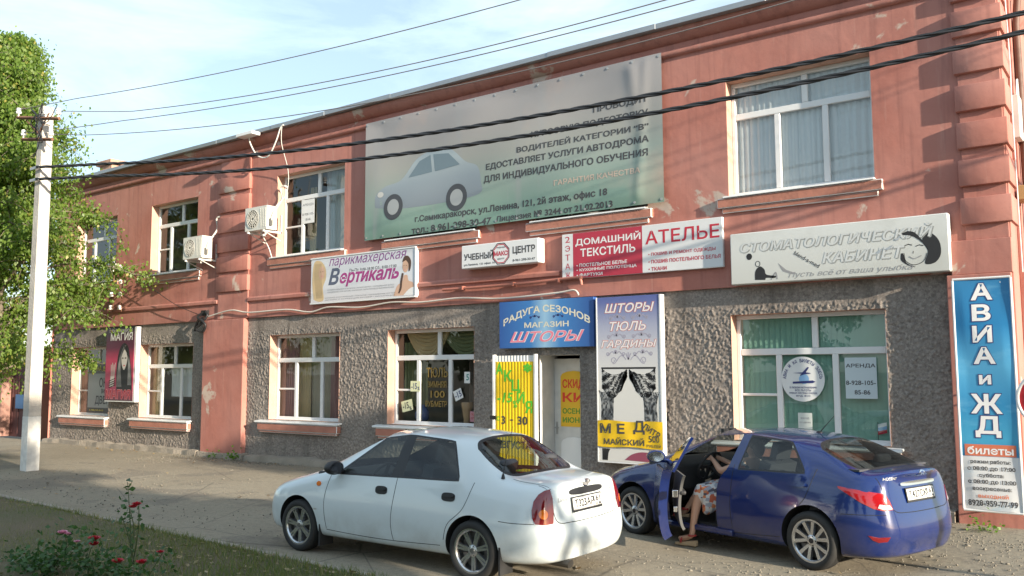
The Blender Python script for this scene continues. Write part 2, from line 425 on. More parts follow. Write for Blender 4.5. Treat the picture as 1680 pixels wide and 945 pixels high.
ss = MB(); ss.quad((-1.6, .05, .004), (7.5, .05, .004), (7.5, 40, .004), (-1.6, 40, .004)); tag(ss.build('side_street', ASPH), kind='structure')
lw = MB(); vv = []; ff = []; nx2, ny2 = 150, 60
hz = blur(np.random.RandomState(5).rand(nx2+1, ny2+1), 3, 3)*.015
for i in range(nx2+1):
    x = -45+60*i/nx2; y0 = kerb_y(x)-.1
    for j in range(ny2+1): vv.append((x, y0-11*j/ny2, .03+(hz[i, j] if j else 0)+.004*j))
for i in range(nx2):
    for j in range(ny2):
        a = i*(ny2+1)+j; ff.append((a, a+1, a+ny2+2, a+ny2+1))
lw.add(vv, ff); tag(lw.build('lawn', SOIL, smooth=60), kind='structure')
kb = MB(); rr = random.Random(2)
x = -45.0
while x < 14:
    l = rr.uniform(.9, 1.05); z = .05+rr.uniform(-.012, .012); d = rr.uniform(-.012, .012)
    y0, y1 = kerb_y(x)+d, kerb_y(x+l)+d
    kb.add([(x, y0-.11, -.1), (x+l-.015, y1-.11, -.1), (x+l-.015, y1, -.1), (x, y0, -.1), (x, y0-.11, z), (x+l-.015, y1-.11, z), (x+l-.015, y1, z), (x, y0, z)],
           [(0,3,2,1),(4,5,6,7),(0,1,5,4),(1,2,6,5),(2,3,7,6),(3,0,4,7)]); x += l
tag(kb.build('kerb', CONC, bevel=.012), kind='structure')

# ------------------------------------------------------------------ the building
XL, XR = -26.85, -1.63
B = thing('shop_building', 'long two-storey red painted brick building with grey roughcast ground floor and corner quoins', 'building', (-14, 0, 0))
UP = [(-25.6, -23.42, 4.60, 6.42), (-21.7, -19.6, 4.62, 6.48), (-16.48, -14.2, 4.68, 6.58), (-12.75, -10.5, 4.74, 6.58), (-9.22, -6.85, 4.74, 6.58), (-5.43, -3.24, 4.74, 6.58)]
LO = [(-25.68, -23.6, .83, 2.76), (-22.08, -19.7, .85, 2.77), (-16.68, -14.34, .95, 2.87), (-12.9, -10.62, .96, 2.87), (-5.47, -3.19, .95, 2.87)]
DOOR = (-9.10, -8.25, -.02, 2.30)

def grid_wall(x0, x1, z0, z1, holes, yf, step=None):
    def cuts(a, b, vals):
        c = sorted(set([a, b]+[v for v in vals if a < v < b])); out = [a]
        for p, q in zip(c[:-1], c[1:]):
            k = max(1, int(round((q-p)/step))) if step else 1
            out += [p+(q-p)*(i+1)/k for i in range(k)]
        return np.array(out)
    X = cuts(x0, x1, [h[0] for h in holes]+[h[1] for h in holes]); Z = cuts(z0, z1, [h[2] for h in holes]+[h[3] for h in holes])
    Y = yf(X, Z) if callable(yf) else np.full((len(X), len(Z)), yf)
    nz_ = len(Z)
    V = [(X[i], Y[i, j], Z[j]) for i in range(len(X)) for j in range(nz_)]; F = []
    for i in range(len(X)-1):
        cx = (X[i]+X[i+1])/2; hs = [h for h in holes if h[0] < cx < h[1]]
        for j in range(nz_-1):
            cz = (Z[j]+Z[j+1])/2
            if any(h[2] < cz < h[3] for h in hs): continue
            a = i*nz_+j; F.append((a, a+nz_, a+nz_+1, a+1))
    return V, F
V, F = grid_wall(XL, XR, 3.3, 7.6, UP, 0.0)
m = MB(); m.add(V, F)
# underside of the upper storey, side wall, rear wall
m.quad((XL, 0, 3.3), (XR, 0, 3.3), (XR, .12, 3.3), (XL, .12, 3.3))
m.quad((XR, 0, 0), (XR, 14, 0), (XR, 14, 7.6), (XR, 0, 7.6))
m.quad((XL, 0, 0), (XL, 14, 0), (XL, 14, 7.6), (XL, 0, 7.6))
m.quad((XL, 14, 0), (XR, 14, 0), (XR, 14, 7.6), (XL, 14, 7.6))
m.build('wall', RED, B, recalc=False)
def stuc_y(X, Z):
    r = np.random.RandomState(11)
    a = blur(r.rand(len(X), len(Z)), .5, .6); b = blur(r.rand(len(X), len(Z)), .8, 1.1); c = blur(r.rand(len(X), len(Z)), 40, 25)
    h = np.clip(a*.7+b*.6+.1, -.9, 1.9)
    h = np.where(h > .0, h, h*.3)*.0080+c*.003
    f = np.clip((3.06-Z)/.12, .12, 1)[None, :]
    return .055-h*f
V, F = grid_wall(XL, -2.3, -.05, 3.3, LO+[DOOR], stuc_y, .0145)
m = MB(); m.add(V, F); m.build('roughcast_wall', STUC, B, recalc=False, smooth=180)
def reveal(h, y0, y1, m_, par):
    a, b, c, d = h; m = MB()
    m.add([(a, y0, c), (a, y1, c), (a, y1, d), (a, y0, d), (b, y0, c), (b, y1, c), (b, y1, d), (b, y0, d)], [(0, 1, 2, 3), (5, 4, 7, 6), (3, 2, 6, 7), (1, 0, 4, 5)])
    return m.build('reveal', m_, par, recalc=False)
reveal(DOOR, .045, .62, PVCD, B)
# inner shell so the rooms are closed and dark
m = MB(); m.box(XL+.3, XR-.3, 5.0, 5.1, 0, 7.5); m.box(XL+.3, XR-.3, .35, 5.0, 3.42, 3.6); m.box(XL+.3, XR-.3, .35, 5, .0, .06)
for xx in (-23.0, -19.0, -13.6, -10.2, -7.2, -6.2): m.box(xx, xx+.1, .34, 5, .06, 7.4)
m.build('partition', mat('room_plaster', (.48, .44, .38), .9, var=.1), B)
# plinth: broken concrete ledge
m = MB(); rr = random.Random(4)
for (a, b) in ((XL, -19.2), (-19.15, -17.4), (-17.35, -14.2), (-14.15, -9.3), (-8.1, -5.0), (-4.95, -2.4)):
    k = max(2, int((b-a)/.3)); pts = [(a+(b-a)*i/k, -.13+rr.uniform(-.03, .03), .13+rr.uniform(-.03, .025)) for i in range(k+1)]
    m = MB()
    for (p, q) in zip(pts[:-1], pts[1:]):
        m.add([(p[0], .08, -.05), (p[0], p[1]-.03, -.05), (p[0], p[1], p[2]), (p[0], .08, p[2]+.02), (q[0], .08, -.05), (q[0], q[1]-.03, -.05), (q[0], q[1], q[2]), (q[0], .08, q[2]+.02)],
              [(0,1,2,3),(7,6,5,4),(0,4,5,1),(1,5,6,2),(2,6,7,3)])
    m.build('plinth', CONC, B)
# pilaster with stacked blocks, left
m = MB(); m.box(-19.12, -17.52, -.075, .1, -.02, 3.295); m.box(-18.62, -17.44, -.035, .0, 3.30, 7.2)
m.build('pilaster', RED, B, bevel=.02)
def blk(x0, x1, z0, h, p, side=False):
    b = MB(); b.box(x0, x1, -p, .02, z0, z0+h); return b.build('quoin_block', RED, B, bevel=.014, seg=2, smooth=40)
for z in (6.40, 5.91, 5.41, 4.93, 4.44, 3.96): blk(-18.66, -17.42, z, .375, .085)
# corner pilaster and quoins, right
m = MB(); m.box(-2.36, XR+.03, -.10, .06, -.02, 3.26); m.box(-2.30, XR+.05, -.07, .0, 3.262, 3.72); m.box(-2.12, XR+.03, -.02, .0, 3.72, 7.2)
m.box(XR, XR+.05, .0, .5, 0, 7.2); m.box(XR, XR+.07, .95, 1.25, 0, 7.3)
m.build('pilaster', RED, B, bevel=.015)
for z in (6.50, 5.985, 5.465, 4.955, 4.445, 3.93):
    b = MB(); b.box(-2.155, XR+.085, -.085, .55, z, z+.355); b.build('quoin_block', RED, B, bevel=.014, smooth=40)
b = MB(); b.box(-2.155, XR+.085, -.085, .55, 7.0, 7.2); b.build('quoin_block', RED, B, bevel=.014, smooth=40)
# string course and cornice
m = MB(); m.prism([(0, 3.68), (-.055, 3.70), (-.06, 3.76), (-.03, 3.79), (0, 3.80)], XL, -18.64, axis='x'); m.prism([(0, 3.68), (-.055, 3.70), (-.06, 3.76), (-.03, 3.79), (0, 3.80)], -17.42, -8.6, axis='x')
m.build('string_course', RED, B, bevel=0)
m = MB(); m.prism([(0, 7.18), (-.05, 7.19), (-.075, 7.23), (-.07, 7.27), (-.02, 7.30), (0, 7.30)], XL, XR, axis='x')
m.prism([(0, 7.40), (-.06, 7.42), (-.15, 7.50), (-.19, 7.56), (-.19, 7.60), (0, 7.60)], XL, XR+.15, axis='x')
m.prism([(XR, 7.40), (XR+.15, 7.56), (XR+.15, 7.60), (XR, 7.60)], 0, 14)
m.build('cornice', RED, B, smooth=50)
m = MB(); rr = random.Random(9)
x = XL-.15
while x < XR+.2:
    l = min(rr.uniform(1.7, 2.3), XR+.27-x); dz = rr.uniform(-.008, .008); dy = rr.uniform(-.012, .008)
    m.box(x, x+l+.02, -.30+dy, .2, 7.605+dz, 7.70+dz); x += l
m.box(XL-.1, XR+.25, .2, 14.2, 7.60, 7.68)
m.build('roof_edge', METALG, B, bevel=.006, seg=1)
m = MB(); m.box(-26.2, -25.5, .9, 1.5, 7.6, 8.35); m.box(-26.28, -25.42, .82, 1.58, 8.35, 8.5); m.box(-25.0, -23.9, .5, 1.0, 7.6, 7.9)
m.build('chimney', mat('chimney_brick', (.42, .25, .18), .9, var=.4, vs=9, bump=.6, bs=14), B, bevel=.02)

# ------------------------------------------------------------------ windows of the building
def window(h, yf, kind, sill_x, low):
    a, b, c, d = h; w = b-a; H = d-c; tz = c+H*.70
    f = MB(); fw = .065
    f.box(a, b, yf, yf+.07, c, c+fw); f.box(a, b, yf, yf+.07, d-fw, d); f.box(a, a+fw, yf+.002, yf+.068, c+fw, d-fw); f.box(b-fw, b, yf+.002, yf+.068, c+fw, d-fw)
    f.box(a+fw, b-fw, yf+.003, yf+.066, tz-.05, tz+.05)
    mxx = a+w*.535; f.box(mxx-.045, mxx+.045, yf+.004, yf+.064, tz+.05, d-fw)
    x1, x2 = (a+w*.335, a+w*.67) if kind == 'even' else (a+w*.29, a+w*.66)
    for xx in (x1, x2): f.box(xx-.045, xx+.045, yf+.004, yf+.064, c+fw, tz-.05)
    if kind != 'even':
        zz = c+H*.36; f.box(a+fw, x1-.045, yf+.005, yf+.06, zz-.02, zz+.02)
        s = MB()
        for (q0, q1) in ((a+fw, x1-.045),): s.box(q0+.003, q0+.033, yf-.012, yf+.03, c+fw+.003, tz-.053); s.box(q1-.033, q1-.003, yf-.012, yf+.03, c+fw+.003, tz-.053)
        f.v += []; 
    win = f.build('window', PVC, B, bevel=.008, seg=1)
    p = MB(); p.quad((a+.03, yf+.035, c+.03), (b-.03, yf+.035, c+.03), (b-.03, yf+.035, d-.03), (a+.03, yf+.035, d-.03)); p.build('pane', GLASS, win, recalc=False)
    s = MB(); s0, s1 = sill_x
    if low:
        s.add([(s0, -.10, c-.035), (s1, -.10, c-.035), (s1, yf, c+.012), (s0, yf, c+.012), (s0, -.10, c-.075), (s1, -.10, c-.075), (s1, .02, c-.06), (s0, .02, c-.06)],
              [(0,1,2,3),(4,5,1,0),(1,5,6,2),(0,3,7,4),(7,6,5,4)], 0)
        s.box(s0+.08, s1-.03, -.07, .06, c-.24, c-.078, 1); s.box(s0+.12, s1-.07, -.045, .06, c-.29, c-.242, 1)
    else:
        s.add([(s0+.1, -.10, c-.02), (s1-.1, -.10, c-.02), (s1-.12, yf, c+.012), (s0+.12, yf, c+.012), (s0+.1, -.10, c-.045), (s1-.1, -.10, c-.045)], [(0,1,2,3),(4,5,1,0),(0,3,4),(1,5,2)], 0)
        s.box(s0, s1, -.075, .0, c-.20, c-.047, 1); s.box(s0+.07, s1-.07, -.045, .0, c-.28, c-.202, 1)
    s.build('sill', [PVC, SILLM], win, bevel=.012, seg=1)
    reveal(h, .045 if low else 0.0, yf+.05, REV, win)
    return win, x1, x2, tz
def curtain(win, x0, x1, z0, z1, y, m, n=26, amp=.03, name='curtain'):
    c = MB(); k = n*4; vs = []; r = random.Random(int(x0*100)); ph = 0
    for i in range(k+1):
        ph += 2*math.pi/4*r.uniform(.7, 1.3); yy = y+amp*math.sin(ph)*r.uniform(.5, 1.2); x = x0+(x1-x0)*i/k
        vs += [(x, yy, z0), (x+.01*math.sin(ph*2), yy*.98+.02*y, z1)]
    c.add(vs, [(2*i, 2*i+2, 2*i+3, 2*i+1) for i in range(k)])
    return c.build(name, m, win, smooth=180, recalc=False)
SHEER = mat('sheer_curtain', (.74, .75, .77), .9, var=.08)
MAROON = mat('maroon_drape', (.30, .15, .145), .9, var=.2)
GOLD = mat('gold_drape', (.50, .36, .19), .8, var=.2)
OLIVE = mat('olive_drape', (.16, .17, .08), .85, var=.25)
GREENB = mat('green_blind', (.27, .47, .375), .7, var=.1)
wu = [window(h, .20, 'even' if i == 5 else 'case', sx, False) for i, (h, sx) in enumerate(zip(UP, [(-25.8, -23.2), (-21.95, -19.35), (-16.72, -14.08), (-13.0, -10.4), (-9.32, -6.75), (-5.6, -3.12)]))]
wl = [window(h, .25, 'case', sx, True) for h, sx in zip(LO, [(-26.2, -23.55), (-22.42, -19.66), (-17.02, -14.24), (-13.2, -10.5), (-5.8, -3.02)])]
a, b, c, d = UP[5]; curtain(wu[5][0], a, b, c, d-.02, .29, SHEER, 22, .022)
a, b, c, d = UP[2]; curtain(wu[2][0], wu[2][2]-.1, b, c, d, .40, mat('grey_net', (.55, .60, .60), .9, var=.1), 14, .02); curtain(wu[2][0], wu[2][1], wu[2][1]+.2, c, d-.3, .45, mat('ochre_drape', (.45, .36, .2), .9), 5, .03); curtain(wu[2][0], wu[2][2]-.3, wu[2][2], c, d, .44, SHEER, 6, .03)
a, b, c, d = LO[1]; curtain(wl[1][0], a+.85, b, c+.55, c+1.4, .45, SHEER, 14, .03); curtain(wl[1][0], a, a+.5, c, d, .42, GOLD, 6, .03)
a, b, c, d = LO[2]; curtain(wl[2][0], a, a+.55, c, d, .42, MAROON, 7, .04); curtain(wl[2][0], b-.8, b, c, d, .5, MAROON, 8, .04); curtain(wl[2][0], a+.55, a+.95, c, d, .47, GOLD, 6, .04)
a, b, c, d = LO[2]; curtain(wl[2][0], a+.9, b-.75, c, d, .55, mat('beige_reflection', (.42, .36, .27), .9, var=.15), 12, .03)  # added beige sheet, stands in for the reflections in these panes
a, b, c, d = LO[0]; curtain(wl[0][0], a, a+.55, c, d, .42, MAROON, 6, .04)
# green vertical blinds, one strip beside the next
a, b, c, d = LO[4]; m = MB(); x = a
while x < b-.02:
    m.quad((x, .33, c), (x+.082, .35, c), (x+.082, .35, d), (x, .33, d)); x += .085
m.build('curtain', GREENB, wl[4][0], recalc=False)
# swagged drapes in the curtain shop window
def swag(win, x0, x1, z, drop, y, m, rows=7):
    c = MB()
    for r_ in range(rows):
        pts = []
        for i in range(17):
            t = i/16; pts.append((x0+(x1-x0)*t, y-.02*r_/rows, z-(drop*(r_+1)/rows)*(1-(2*t-1)**2)-.04*r_/rows))
        c.tube(pts, drop/rows*.62, 6)
    return c.build('drape', m, win, smooth=80)
a, b, c, d = LO[3]; wn = wl[3][0]
swag(wn, a+.25, a+1.35, d+.02, .55, .42, GOLD); swag(wn, a+1.15, b+.1, d+.02, .5, .46, OLIVE)
curtain(wn, a+.1, a+.75, c+.35, d-.25, .46, OLIVE, 7, .05)
curtain(wn, b-.55, b, c+.3, d, .55, mat('brown_drape', (.10, .075, .06), .9), 6, .04)
# shop door: recessed panelled leaf, open shutter leaf with ribbed metal
DL = MB(); DL.box(-9.098, -8.252, .50, .56, -.02, 2.24)
door = DL.build('door', PVCD, B, bevel=.01)
def dpanel(x0, x1, z0, z1, rise): return [(x0, z0), (x1, z0), (x1, z1)]+[((x0+x1)/2+(x1-x0)/2*math.cos(R(t)), z1+rise*math.sin(R(t))) for t in (30, 60, 90, 120, 150)]+[(x0, z1)]
m = MB(); m.prism(dpanel(-8.95, -8.40, 1.02, 1.92, .10), .488, .4985); m.build('door_panel', mat('yellow_sheet', (.80, .47, .02), .55, var=.12), door)
m = MB(); m.prism(dpanel(-8.95, -8.40, .22, .72, .12), .480, .4985); m.build('door_panel', PVC, door, bevel=.012)
m = MB(); m.tube([(-9.04, .50, 1.0), (-9.04, .44, 1.0), (-8.96, .43, 1.0)], .012, 8); m.box(-9.06, -9.02, .492, .4995, .88, 1.10); m.build('handle', STEEL, door)
RI = mat('red_ink', (.75, .05, .02), .6, var=0); GI = mat('green_ink', (.08, .30, .03), .6, var=0)
for t_, z_, h_, i_ in (('СКИД', 1.68, .19, RI), ('КИ', 1.46, .17, RI), ('ОСЕНЬ', 1.25, .10, GI), ('ИЮНЬ', 1.09, .10, GI)):
    m = MB(); txt(m, t_, -8.91, z_, .46, h_, .4865, 0, .03); m.build('lettering', i_, door, recalc=False)
# ribbed steel door leaf folded back against the wall, with the hand-lettered yellow sheet
vs = []; k = 52; x0, x1 = -10.03, -9.13
for i in range(k+1):
    x = x0+(x1-x0)*i/k; y = -.075-(.0 if i % 4 in (0, 1) else .006); vs += [(x, y, .02), (x, y, 2.30)]
m = MB(); m.add(vs, [(2*i, 2*i+2, 2*i+3, 2*i+1) for i in range(k)]); m.box(x0-.035, x0, -.10, -.02, .0, 2.32, 0); m.box(x1, x1+.035, -.10, -.02, .0, 2.32, 0); m.box(x0, x1, -.06, -.03, 0.0, 2.30, 0)
leaf = m.build('door', mat('white_ribbed_steel', (.72, .72, .70), .45, .0, var=.08), B)
m = MB(); m.box(x0-.09, x0+.05, -.105, -.1005, 1.14, 1.21); m.build('hasp', BLACK, leaf)
# ------------------------------------------------------------------ signs
def rgb(r, g, b):
    f = lambda c: ((c/255+.055)/1.055)**2.4 if c > 10 else c/255/12.92
    return (f(r), f(g), f(b))
def ink(name, col): return mat('ink_'+name, col, .6, var=0)
INKS = dict(red=ink('red', (.50, .025, .05)), white=ink('white', (.76, .76, .76)), purple=ink('purple', (.23, .06, .25)), teal=ink('teal', (.03, .22, .20)), grey=ink('grey', (.28, .28, .29)),
            navy=ink('navy', (.03, .04, .16)), pink=ink('pink', (.75, .22, .30)), skin=ink('skin', (.62, .40, .29)), hair=ink('hair', (.09, .05, .035)), blond=ink('blond', (.60, .45, .26)), orange=ink('orange', (.72, .22, .12)),
            dgrey=ink('dark_grey', (.06, .06, .065)), lgreen=ink('leaf_green', (.10, .55, .04)), cream=ink('cream', (.70, .66, .52)), green=ink('green', (.05, .20, .08)), lilac=ink('lilac', (.36, .34, .42)), sky=ink('sky_blue', (.25, .45, .70)))
def sign(name, label, cat, x0, x1, z0, z1, yf, yb, body, bevel=.006, side=None):
    r = thing(name, label, cat, ((x0+x1)/2, yb, z0))
    m = MB(); m.box(x0, x1, yf, yb, z0, z1)
    m.build('panel', body, r, bevel=bevel, seg=1); return r
def letters(root, inkname, items, y, warp=None):
    m_ = INKS[inkname] if isinstance(inkname, str) else inkname
    for it in items:           # one part per line of writing
        body, a, z, w, h = it[:5]; kw = it[5] if len(it) > 5 else {}
        m = MB(); txt(m, body, a, z, w, h, y, **kw); m.build('lettering', m_, root, recalc=False)
def shape(mb, poly, y, m=0): mb.add([(p[0], y, p[1]) for p in poly], [tuple(range(len(poly)))], m)
def disc(cx, cz, rx, rz, n=24, a0=0, a1=360): return [(cx+rx*math.cos(R(a0+(a1-a0)*i/n)), cz+rz*math.sin(R(a0+(a1-a0)*i/n))) for i in range(n if a1-a0 >= 360 else n+1)]
def ribbon(mb, pts, w, y, m=0):
    P = [Vector((p[0], p[1])) for p in pts]; vs = []
    ws = w if isinstance(w, (list, tuple)) else [w]*len(P)
    for i, p in enumerate(P):
        d = (P[min(i+1, len(P)-1)]-P[max(i-1, 0)]); d = d.normalized() if d.length > 0 else Vector((1, 0)); nrm = Vector((-d.y, d.x))*ws[i]/2
        vs += [(p.x+nrm.x, y, p.y+nrm.y), (p.x-nrm.x, y, p.y-nrm.y)]
    mb.add(vs, [(2*i, 2*i+1, 2*i+3, 2*i+2) for i in range(len(P)-1)], m)
def spline(pts, n=10):
    out = []
    P = [pts[0]]+list(pts)+[pts[-1]]
    for i in range(1, len(P)-2):
        for k in range(n):
            t = k/n; a, b, c, d = P[i-1], P[i], P[i+1], P[i+2]
            out.append(tuple(.5*(2*b[j]+(c[j]-a[j])*t+(2*a[j]-5*b[j]+4*c[j]-d[j])*t*t+(3*b[j]-a[j]-3*c[j]+d[j])*t**3) for j in range(len(b))))
    out.append(tuple(pts[-1])); return out

# 1 -- the large faded banner of the driving school
x0, x1, z0, z1 = -13.46, -6.50, 4.76, 7.27
def bw(x, z):
    u = (x-x0)/(x1-x0); v = (z-z0)/(z1-z0)
    e = min(u, 1-u, v, 1-v)
    fold = .016*math.sin(9*u+5*v)+.012*math.sin(23*u-9*v)*(.4+abs(v-.5))+.02*math.exp(-((u-.955+.04*v)/.018)**2)*v+.014*math.exp(-((u-.93-.03*v)/.012)**2)
    return -.10-fold*min(1, e*14)
def sag(u): return .05*math.sin(math.pi*u*3)**2*(1 if u < .97 else 0)
vs = []; fs = []; nx_, nz_ = 150, 50
for i in range(nx_+1):
    for j in range(nz_+1):
        u, v = i/nx_, j/nz_; x = x0+(x1-x0)*u; z = z0+(z1-z0)*v
        vs.append((x, bw(x, z), z))
for i in range(nx_):
    for j in range(nz_):
        a = i*(nz_+1)+j; fs.append((a, a+nz_+1, a+nz_+2, a+1))
ban = thing('banner', 'large faded grey-green canvas banner with black lettering hung across two upper windows', 'banner', ((x0+x1)/2, -.08, z0))
BANM = gradmat('faded_banner_print', [(0, (.16, .27, .225)), (.16, (.205, .31, .27)), (.34, (.27, .34, .31)), (.55, (.32, .33, .31)), (.75, (.325, .315, .315)), (1, (.305, .30, .315))], .8,
               [((.50, .36, .30), .56, .80, .45, (1, 1, 1.2)), ((.31, .32, .33), .55, .85, 3.0, (1, 1, .10))])
b_ = MB(); b_.add(vs, fs); b_.build('canvas', BANM, ban, smooth=180, recalc=False)
bt = lambda X, Z: bw(X, Z)-.0025
L_ = [('ПРОВОДИТ', -7.84, 6.47, 1.08, .135), ('КУРСОВУЮ ПОДГОТОВКУ', -9.14, 6.235, 2.38, .135), ('ВОДИТЕЛЕЙ КАТЕГОРИИ “В”', -9.47, 6.005, 2.71, .15),
      ('ЕДОСТАВЛЯЕТ УСЛУГИ АВТОДРОМА', -10.20, 5.785, 3.44, .14), ('ДЛЯ ИНДИВИДУАЛЬНОГО ОБУЧЕНИЯ', -10.26, 5.55, 3.48, .15),
      ('г.Семикаракорск, ул.Ленина, 121, 2й этаж, офис 18', -12.02, 4.97, 4.46, .165), ('тел.: 8-961-298-30-47', -12.11, 4.765, 2.02, .14), ('Лицензия № 3244 от 21.02.2013', -9.98, 4.765, 2.52, .14)]
letters(ban, 'dgrey', [(t, a, z, w, h, dict(bold=.028)) for (t, a, z, w, h) in L_], bt)
letters(ban, ink('faint_peach', (.50, .40, .33)), [('ГАРАНТИЯ КАЧЕСТВА', -8.65, 5.30, 1.73, .10)], bt)
# faded print of a plain small car, seen from the side, at the left of the canvas
def bprint(name, poly, m_, lay):
    """polygon (convex or star-shaped) printed on the rippled canvas"""
    cx = sum(p[0] for p in poly)/len(poly); cz = sum(p[1] for p in poly)/len(poly); n = len(poly); V_ = []; m = MB()
    for s_ in (1.0, .8, .6, .4, .2): V_ += [(cx+(p[0]-cx)*s_, cz+(p[1]-cz)*s_) for p in poly]
    V_.append((cx, cz)); F_ = [(k*n+i, k*n+(i+1) % n, (k+1)*n+(i+1) % n, (k+1)*n+i) for k in range(4) for i in range(n)]+[(4*n+i, 4*n+(i+1) % n, 5*n) for i in range(n)]
    m.add([(p[0], bw(*p)-.0012-.0022*lay, p[1]) for p in V_], F_); return m.build(name, m_, ban, smooth=180, recalc=False)
CP = gradmat('faded_car_print', [(0, (.20, .235, .27)), (.45, (.27, .32, .36)), (.8, (.36, .42, .45)), (1, (.30, .37, .42))], .55)
cb = spline([(-13.15, 5.42), (-13.13, 5.68), (-12.85, 5.84), (-12.42, 5.92), (-12.02, 6.28), (-11.6, 6.40), (-11.1, 6.36), (-10.72, 6.06), (-10.42, 5.92), (-10.33, 5.62), (-10.38, 5.38), (-11.2, 5.32), (-12.4, 5.32), (-13.15, 5.42)], 5)[:-1]
bprint('car_print', cb, CP, 0)
for poly in ([(-12.22, 5.94), (-11.92, 6.24), (-11.62, 6.32), (-11.58, 5.97)], [(-11.5, 5.97), (-11.54, 6.32), (-11.14, 6.28), (-10.86, 6.02)]): bprint('car_print', poly, ink('faded_window', (.16, .22, .26)), 1)
for wx in (-12.62, -10.95):
    bprint('car_print', disc(wx, 5.38, .27, .27, 28), ink('faded_tyre', (.06, .065, .075)), 1); bprint('car_print', disc(wx, 5.38, .165, .165, 24), ink('faded_rim', (.34, .36, .37)), 2)
bprint('car_print', disc(-13.0, 5.68, .09, .06, 14), ink('faded_lamp', (.50, .50, .48)), 1)
m = MB()
for i in range(15):
    x = x0+.05+(x1-x0-.1)*i/14
    for z in (z0+.05, z1-.05): m.lathe([(.022, 0), (.022, -.006)], (x, bw(x, z)-.003, z), 'y', 10)
m.build('eyelet', STEEL, ban)

# 2 -- hairdresser's sign
x0, x1, z0, z1 = -15.15, -12.03, 3.53, 4.49; yf = -.085
hs = sign('shop_sign', 'pale hairdresser sign with purple script and two women, below the second-storey windows', 'sign', x0, x1, z0, z1, yf, -.01, gradmat('hair_sign_print', [(0, (.62, .60, .62)), (.5, (.66, .69, .74)), (1, (.62, .64, .68))], .4))
m = MB()
m.box(x0-.012, x1+.012, yf-.012, -.011, z0-.03, z0-.002); m.box(x0-.012, x1+.012, yf-.012, -.011, z1+.002, z1+.03); m.box(x1+.001, x1+.03, yf-.012, -.012, z0, z1); m.build('frame', PVC, hs)
y = yf-.0012
letters(hs, 'purple', [('парикмахерская', -14.56, 4.25, 2.3, .21, dict(shear=.3, bold=0))], y)
letters(hs, 'dgrey', [('Пн-Пт: 9.00-18.00 Сб.: 8.00-17.00', -13.92, 4.135, 1.38, .065, dict(bold=.01))], y)
letters(hs, ink('magenta', (.36, .05, .22)), [('ертикаль', -14.22, 3.83, 1.75, .30, dict(shear=.3, bold=.03))], y)
letters(hs, ink('violet_green', (.10, .12, .18)), [('В', -14.58, 3.89, .36, .36, dict(shear=.3, bold=.03))], y)
letters(hs, 'grey', [('СТРИЖКА ЖЕНСКАЯ И МУЖСКАЯ, ОКРАСКА ВОЛОС / НАРАЩИВАНИЕ ВОЛОС', -14.6, 3.765, 2.0, .035, dict(bold=0)), ('СВАДЕБНЫЕ И ВЕЧЕРНИЕ ПРИЧЕСКИ / КЕРАТИНОВОЕ ВЫПРЯМЛЕНИЕ', -14.6, 3.715, 2.0, .035, dict(bold=0)),
                     ('МАНИКЮР КЛАССИЧЕСКИЙ / ПОКРЫТИЕ / НАРАЩИВАНИЕ НОГТЕЙ', -14.68, 3.60, 2.1, .035, dict(bold=0)), ('ДИЗАЙН И КОРРЕКЦИЯ БРОВЕЙ / ДЕПИЛЯЦИЯ', -14.68, 3.555, 2.1, .035, dict(bold=0))], y)
m = MB()   # printed portraits: blond hair at the left, dark plait at the right
shape(m, spline([(-15.05, 3.60), (-15.10, 4.0), (-15.05, 4.40), (-14.85, 4.44), (-14.68, 4.28), (-14.66, 4.05), (-14.75, 3.85), (-14.72, 3.60), (-14.82, 3.545), (-14.95, 3.56)]), y, 0)
shape(m, disc(-14.80, 4.17, .10, .15), y-.001, 1)
for q in range(7): ribbon(m, spline([(-15.0+.03*q, 4.38), (-15.02+.035*q, 4.1), (-14.95+.03*q, 3.62)]), .010, y-.0015, 2)
PM = [INKS['blond'], INKS['skin'], ink('blond_shade', (.40, .29, .17)), INKS['hair'], INKS['white'], INKS['pink']]
for (ex, ez) in ((-14.83, 4.2), (-14.76, 4.2)): shape(m, disc(ex, ez, .013, .007, 8), y-.002, 3)
shape(m, disc(-14.79, 4.10, .02, .008, 8), y-.002, 5)
m.build('portrait', PM, hs, recalc=False); m = MB()
shape(m, spline([(-12.62, 3.55), (-12.52, 3.75), (-12.38, 3.83), (-12.33, 3.95), (-12.24, 3.95), (-12.20, 3.84), (-12.07, 3.78), (-12.05, 3.55)]), y, 1)
shape(m, disc(-12.29, 4.14, .085, .13), y-.001, 1); shape(m, spline([(-12.38, 4.22), (-12.33, 4.33), (-12.22, 4.34), (-12.14, 4.24), (-12.15, 4.08), (-12.20, 4.03), (-12.21, 4.18), (-12.28, 4.26)]), y-.0015, 3)
ribbon(m, spline([(-12.36, 4.0), (-12.40, 3.85), (-12.42, 3.70), (-12.47, 3.60)]), [.055]*25+[.04]*10, y-.002, 3)
shape(m, spline([(-12.35, 3.545), (-12.2, 3.66), (-12.04, 3.70), (-12.04, 3.545)]), y-.002, 4)
for (ex, ez) in ((-12.33, 4.15), (-12.265, 4.15)): shape(m, disc(ex, ez, .013, .007, 8), y-.002, 3)
for (ex, ez) in ((-12.31, 4.07),): shape(m, disc(ex, ez, .02, .008, 8), y-.002, 5)
m.build('portrait', PM, hs, recalc=False)

